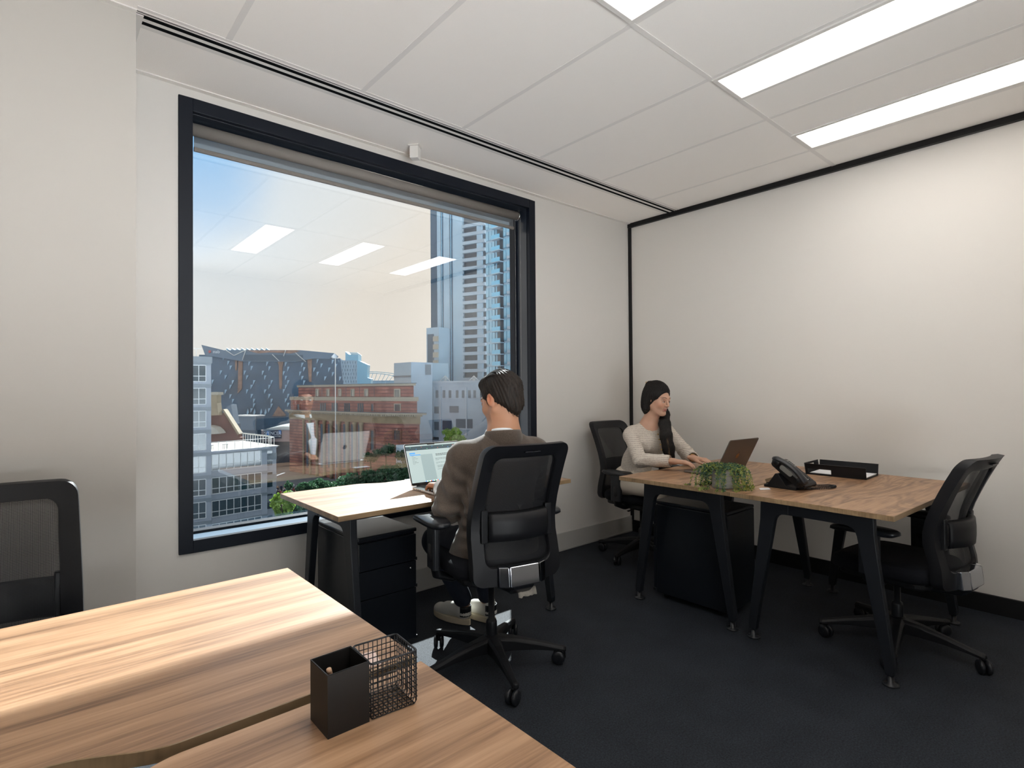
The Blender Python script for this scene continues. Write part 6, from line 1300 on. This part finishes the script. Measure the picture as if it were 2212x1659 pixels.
for r_ in range(5): b.box(.058, .072, .018 + r_ * .0135, .026 + r_ * .0135, 0, .0025, M4=T)
b.build('keys', M['plasticg'], bd_, bevel=.0008)
b = MB()
for r_ in range(4):
    for c in range(3): b.box(-.004 + c * .020, .002 + c * .020, .022 + r_ * .0165, .0255 + r_ * .0165, .003, .0032, M4=T)
for c in range(2): b.lathe([(.007, 0), (.007, .003), (0, .003)], 14, M4=T @ Matrix.Translation((.008 + .022 * c, .095, 0)))
b.build('key_marks', M['paper'], bd_)
M['lcd'] = mat('lcd_grey', (.20, .21, .19), .25); M['dgrey'] = mat('display_surround', (.26, .26, .25), .35, .6)
b = MB(); b.box(-.012, .080, .118, .168, 0, .004, M4=T); ds_ = b.build('display_surround', M['dgrey'], bd_, bevel=.0015); b = MB(); b.box(-.004, .050, .128, .156, .004, .0046, M4=T); b.build('display', M['lcd'], ds_)
b = MB()
for r_ in range(4): b.box(.057, .066, .126 + r_ * .009, .131 + r_ * .009, .004, .0052, M4=T); b.box(.069, .077, .126 + r_ * .009, .131 + r_ * .009, .004, .0052, M4=T)
b.build('side_buttons', M['key'], ds_)
b = MB(); P = []; rs = []
for i in range(15): u = i / 14; y = -.012 + .196 * u; z = .020 + .022 * math.sin(PI * u) ** .8; P.append(T @ Vector((-.075, y, z))); rs.append(.019 + .006 * (abs(u - .5) * 2) ** 3 - (.010 if i in (0, 14) else 0))
b.tube(P, rs, 16, flat=(1.2, .62)); hs_ = b.build('handset', M['plasticg'], t_)
b = MB()
for u in (.012, .160): b.lathe([(0, -.026), (.018, -.024), (.024, -.008), (.022, .012)], 18, M4=T @ Matrix.Translation((-.075, u, .022))); 
b.build('ear_and_mouth_cups', M['plastic'], hs_)
b = MB(); b.prism(rrect(-.012, .012, .055, .125, .010), 0, .0015, 'z', M4=T @ Matrix.Translation((-.106, 0, .02)) @ Matrix.Rotation(-PI / 2, 4, 'Y')); b.build('grip_panel', M['dgrey'], hs_)
b = MB(); ctrl = [Vector(p) for p in ((-1.085, -1.835, .752), (-1.050, -1.862, .740), (-1.000, -1.888, .738), (-.930, -1.925, .738), (-.870, -1.930, .738), (-.862, -1.905, .738), (-.905, -1.880, .739), (-.955, -1.855, .742), (-.975, -1.83, .745))]
def cr(P, t):
    i = min(int(t), len(P) - 2); u = t - i; p0, p1, p2, p3 = P[max(i - 1, 0)], P[i], P[i + 1], P[min(i + 2, len(P) - 1)]
    return .5 * ((2 * p1) + (p2 - p0) * u + (2 * p0 - 5 * p1 + 4 * p2 - p3) * u * u + (3 * p1 - p0 - 3 * p2 + p3) * u ** 3)
NP = 760; Pp = []
for k in range(NP):
    tt = (len(ctrl) - 1) * k / (NP - 1); c = cr(ctrl, tt); d = (cr(ctrl, min(tt + .02, len(ctrl) - 1)) - cr(ctrl, max(0, tt - .02))).normalized(); s1 = d.cross(Vector((0, 0, 1))).normalized(); s2 = d.cross(s1); a = k * 2 * PI / 11; Pp.append(c + (s1 * math.cos(a) + s2 * math.sin(a)) * .0052)
inv = t_.matrix_world.inverted() if False else (Matrix.Translation(t_.location) @ t_.rotation_euler.to_matrix().to_4x4()).inverted()
b.tube([inv @ p for p in Pp], .0016, 5); b.build('coiled_cord', M['plasticg'], t_)
b = MB(); b.tube([inv @ Vector(p) for p in ((-.985, -1.80, .742), (-.93, -1.80, .737), (-.885, -1.795, .736))], .0045, 8); b.build('network_plug', M['plastic'], t_)

# trailing plant
M['leafP'] = leafm('blue_green_leaf', (.03, .10, .075), (.10, .20, .10)); M['leafY'] = leafm('yellow_green_leaf', (.20, .26, .05), (.42, .44, .12)); M['potc'] = mat('ribbed_grey_concrete', (.30, .285, .265), .8, var=((3, 3, 260), .28), bump=(60, .4)); M['stem'] = mat('green_stem', (.13, .22, .07), .6)
t_ = thing('potted_plant', 'small trailing green plant in a ribbed grey pot on the corner desk', 'potted plant', (-1.275, -1.538, .73))
b = MB(); b.lathe([(.052, 0), (.056, .003)] + [(.0565 + .0006 * math.sin(k * 2.1), .003 + .0033 * k) for k in range(1, 29)] + [(.0575, .099), (.054, .101), (.050, .097), (.049, .08), (0, .08)], 40); b.build('pot', M['potc'], t_)
b = MB(); b.lathe([(0, .0835), (.049, .082)], 24); b.build('soil', M['bark'], t_)
random.seed(21); st = MB(); lf = MB()
def leaf(p, d, s_, mi):
    d = d.normalized(); s1 = d.cross(Vector((random.gauss(0, .5), random.gauss(0, .5), 1))).normalized(); n_ = d.cross(s1) * .25
    lf.add([p, p + d * s_ * .5 + s1 * s_ * .34 + n_ * s_, p + d * s_ * 1.05, p + d * s_ * .5 - s1 * s_ * .34 + n_ * s_], [(0, 1, 2, 3)], mi)
for k in range(100):
    a = random.uniform(0, 2 * PI); r0 = random.uniform(.01, .045); p = Vector((r0 * math.cos(a), r0 * math.sin(a), .084)); a += random.uniform(-.4, .4); drop_len = random.choice((.06, .09, .12, .15, .18)) * random.uniform(.8, 1.1)
    v = Vector((math.cos(a), math.sin(a), 1.7)) * .0052; P = [p.copy()]; travelled = 0
    if k % 9 == 0: v = Vector((math.cos(a) * 1.5, math.sin(a) * 1.5, 1.1)) * .0055
    while travelled < drop_len + .05:
        v += Vector((0, 0, -.00085)); hr_ = math.hypot(p.x, p.y)
        if hr_ > .062 and p.z < .1: v.x *= .86; v.y *= .86
        v += Vector((random.gauss(0, .0004), random.gauss(0, .0004), 0)); 
        if v.length > .0085: v = v.normalized() * .0085
        p = p + v; hr_ = math.hypot(p.x, p.y)
        if p.z < .101 and hr_ < .061 and len(P) > 3: p.x *= .061 / hr_; p.y *= .061 / hr_
        if p.z < .005: p.z = .005; v.z = 0; q = Vector((p.x, p.y, 0)).normalized() * .004; v.x, v.y = q.x + random.gauss(0, .002), q.y + random.gauss(0, .002)
        P.append(p.copy()); travelled += v.length
        mi = 1 if random.random() < (.22 + .5 * (travelled / .2)) else 0
        for _ in range(3): leaf(p, Vector((random.gauss(0, 1), random.gauss(0, 1), random.gauss(0, .7))), random.uniform(.0065, .0120), mi)
    if len(P) > 2: st.tube(P, .0007, 4)
st.build('stems', M['stem'], t_); o = lf.build('leaves', [M['leafP'], M['leafY']], t_, fix=False); o['kind'] = 'stuff'
# crumpled paper tag hanging under the man's chair
b = MB(); b.grid(lambda i, j: (-.01 + .085 * i / 8, -.262 - .005 * math.sin(i * 1.7) - .004 * j, .426 - .011 * j + .003 * math.sin(i * 2.3 + j)), 9, 4); o = b.build('paper_tag', M['roof_cream'], ch1, fix=False); q = o.modifiers.new('t', 'SOLIDIFY'); q.thickness = .003; o['label'] = 'crumpled cream paper tag hanging under the seat'
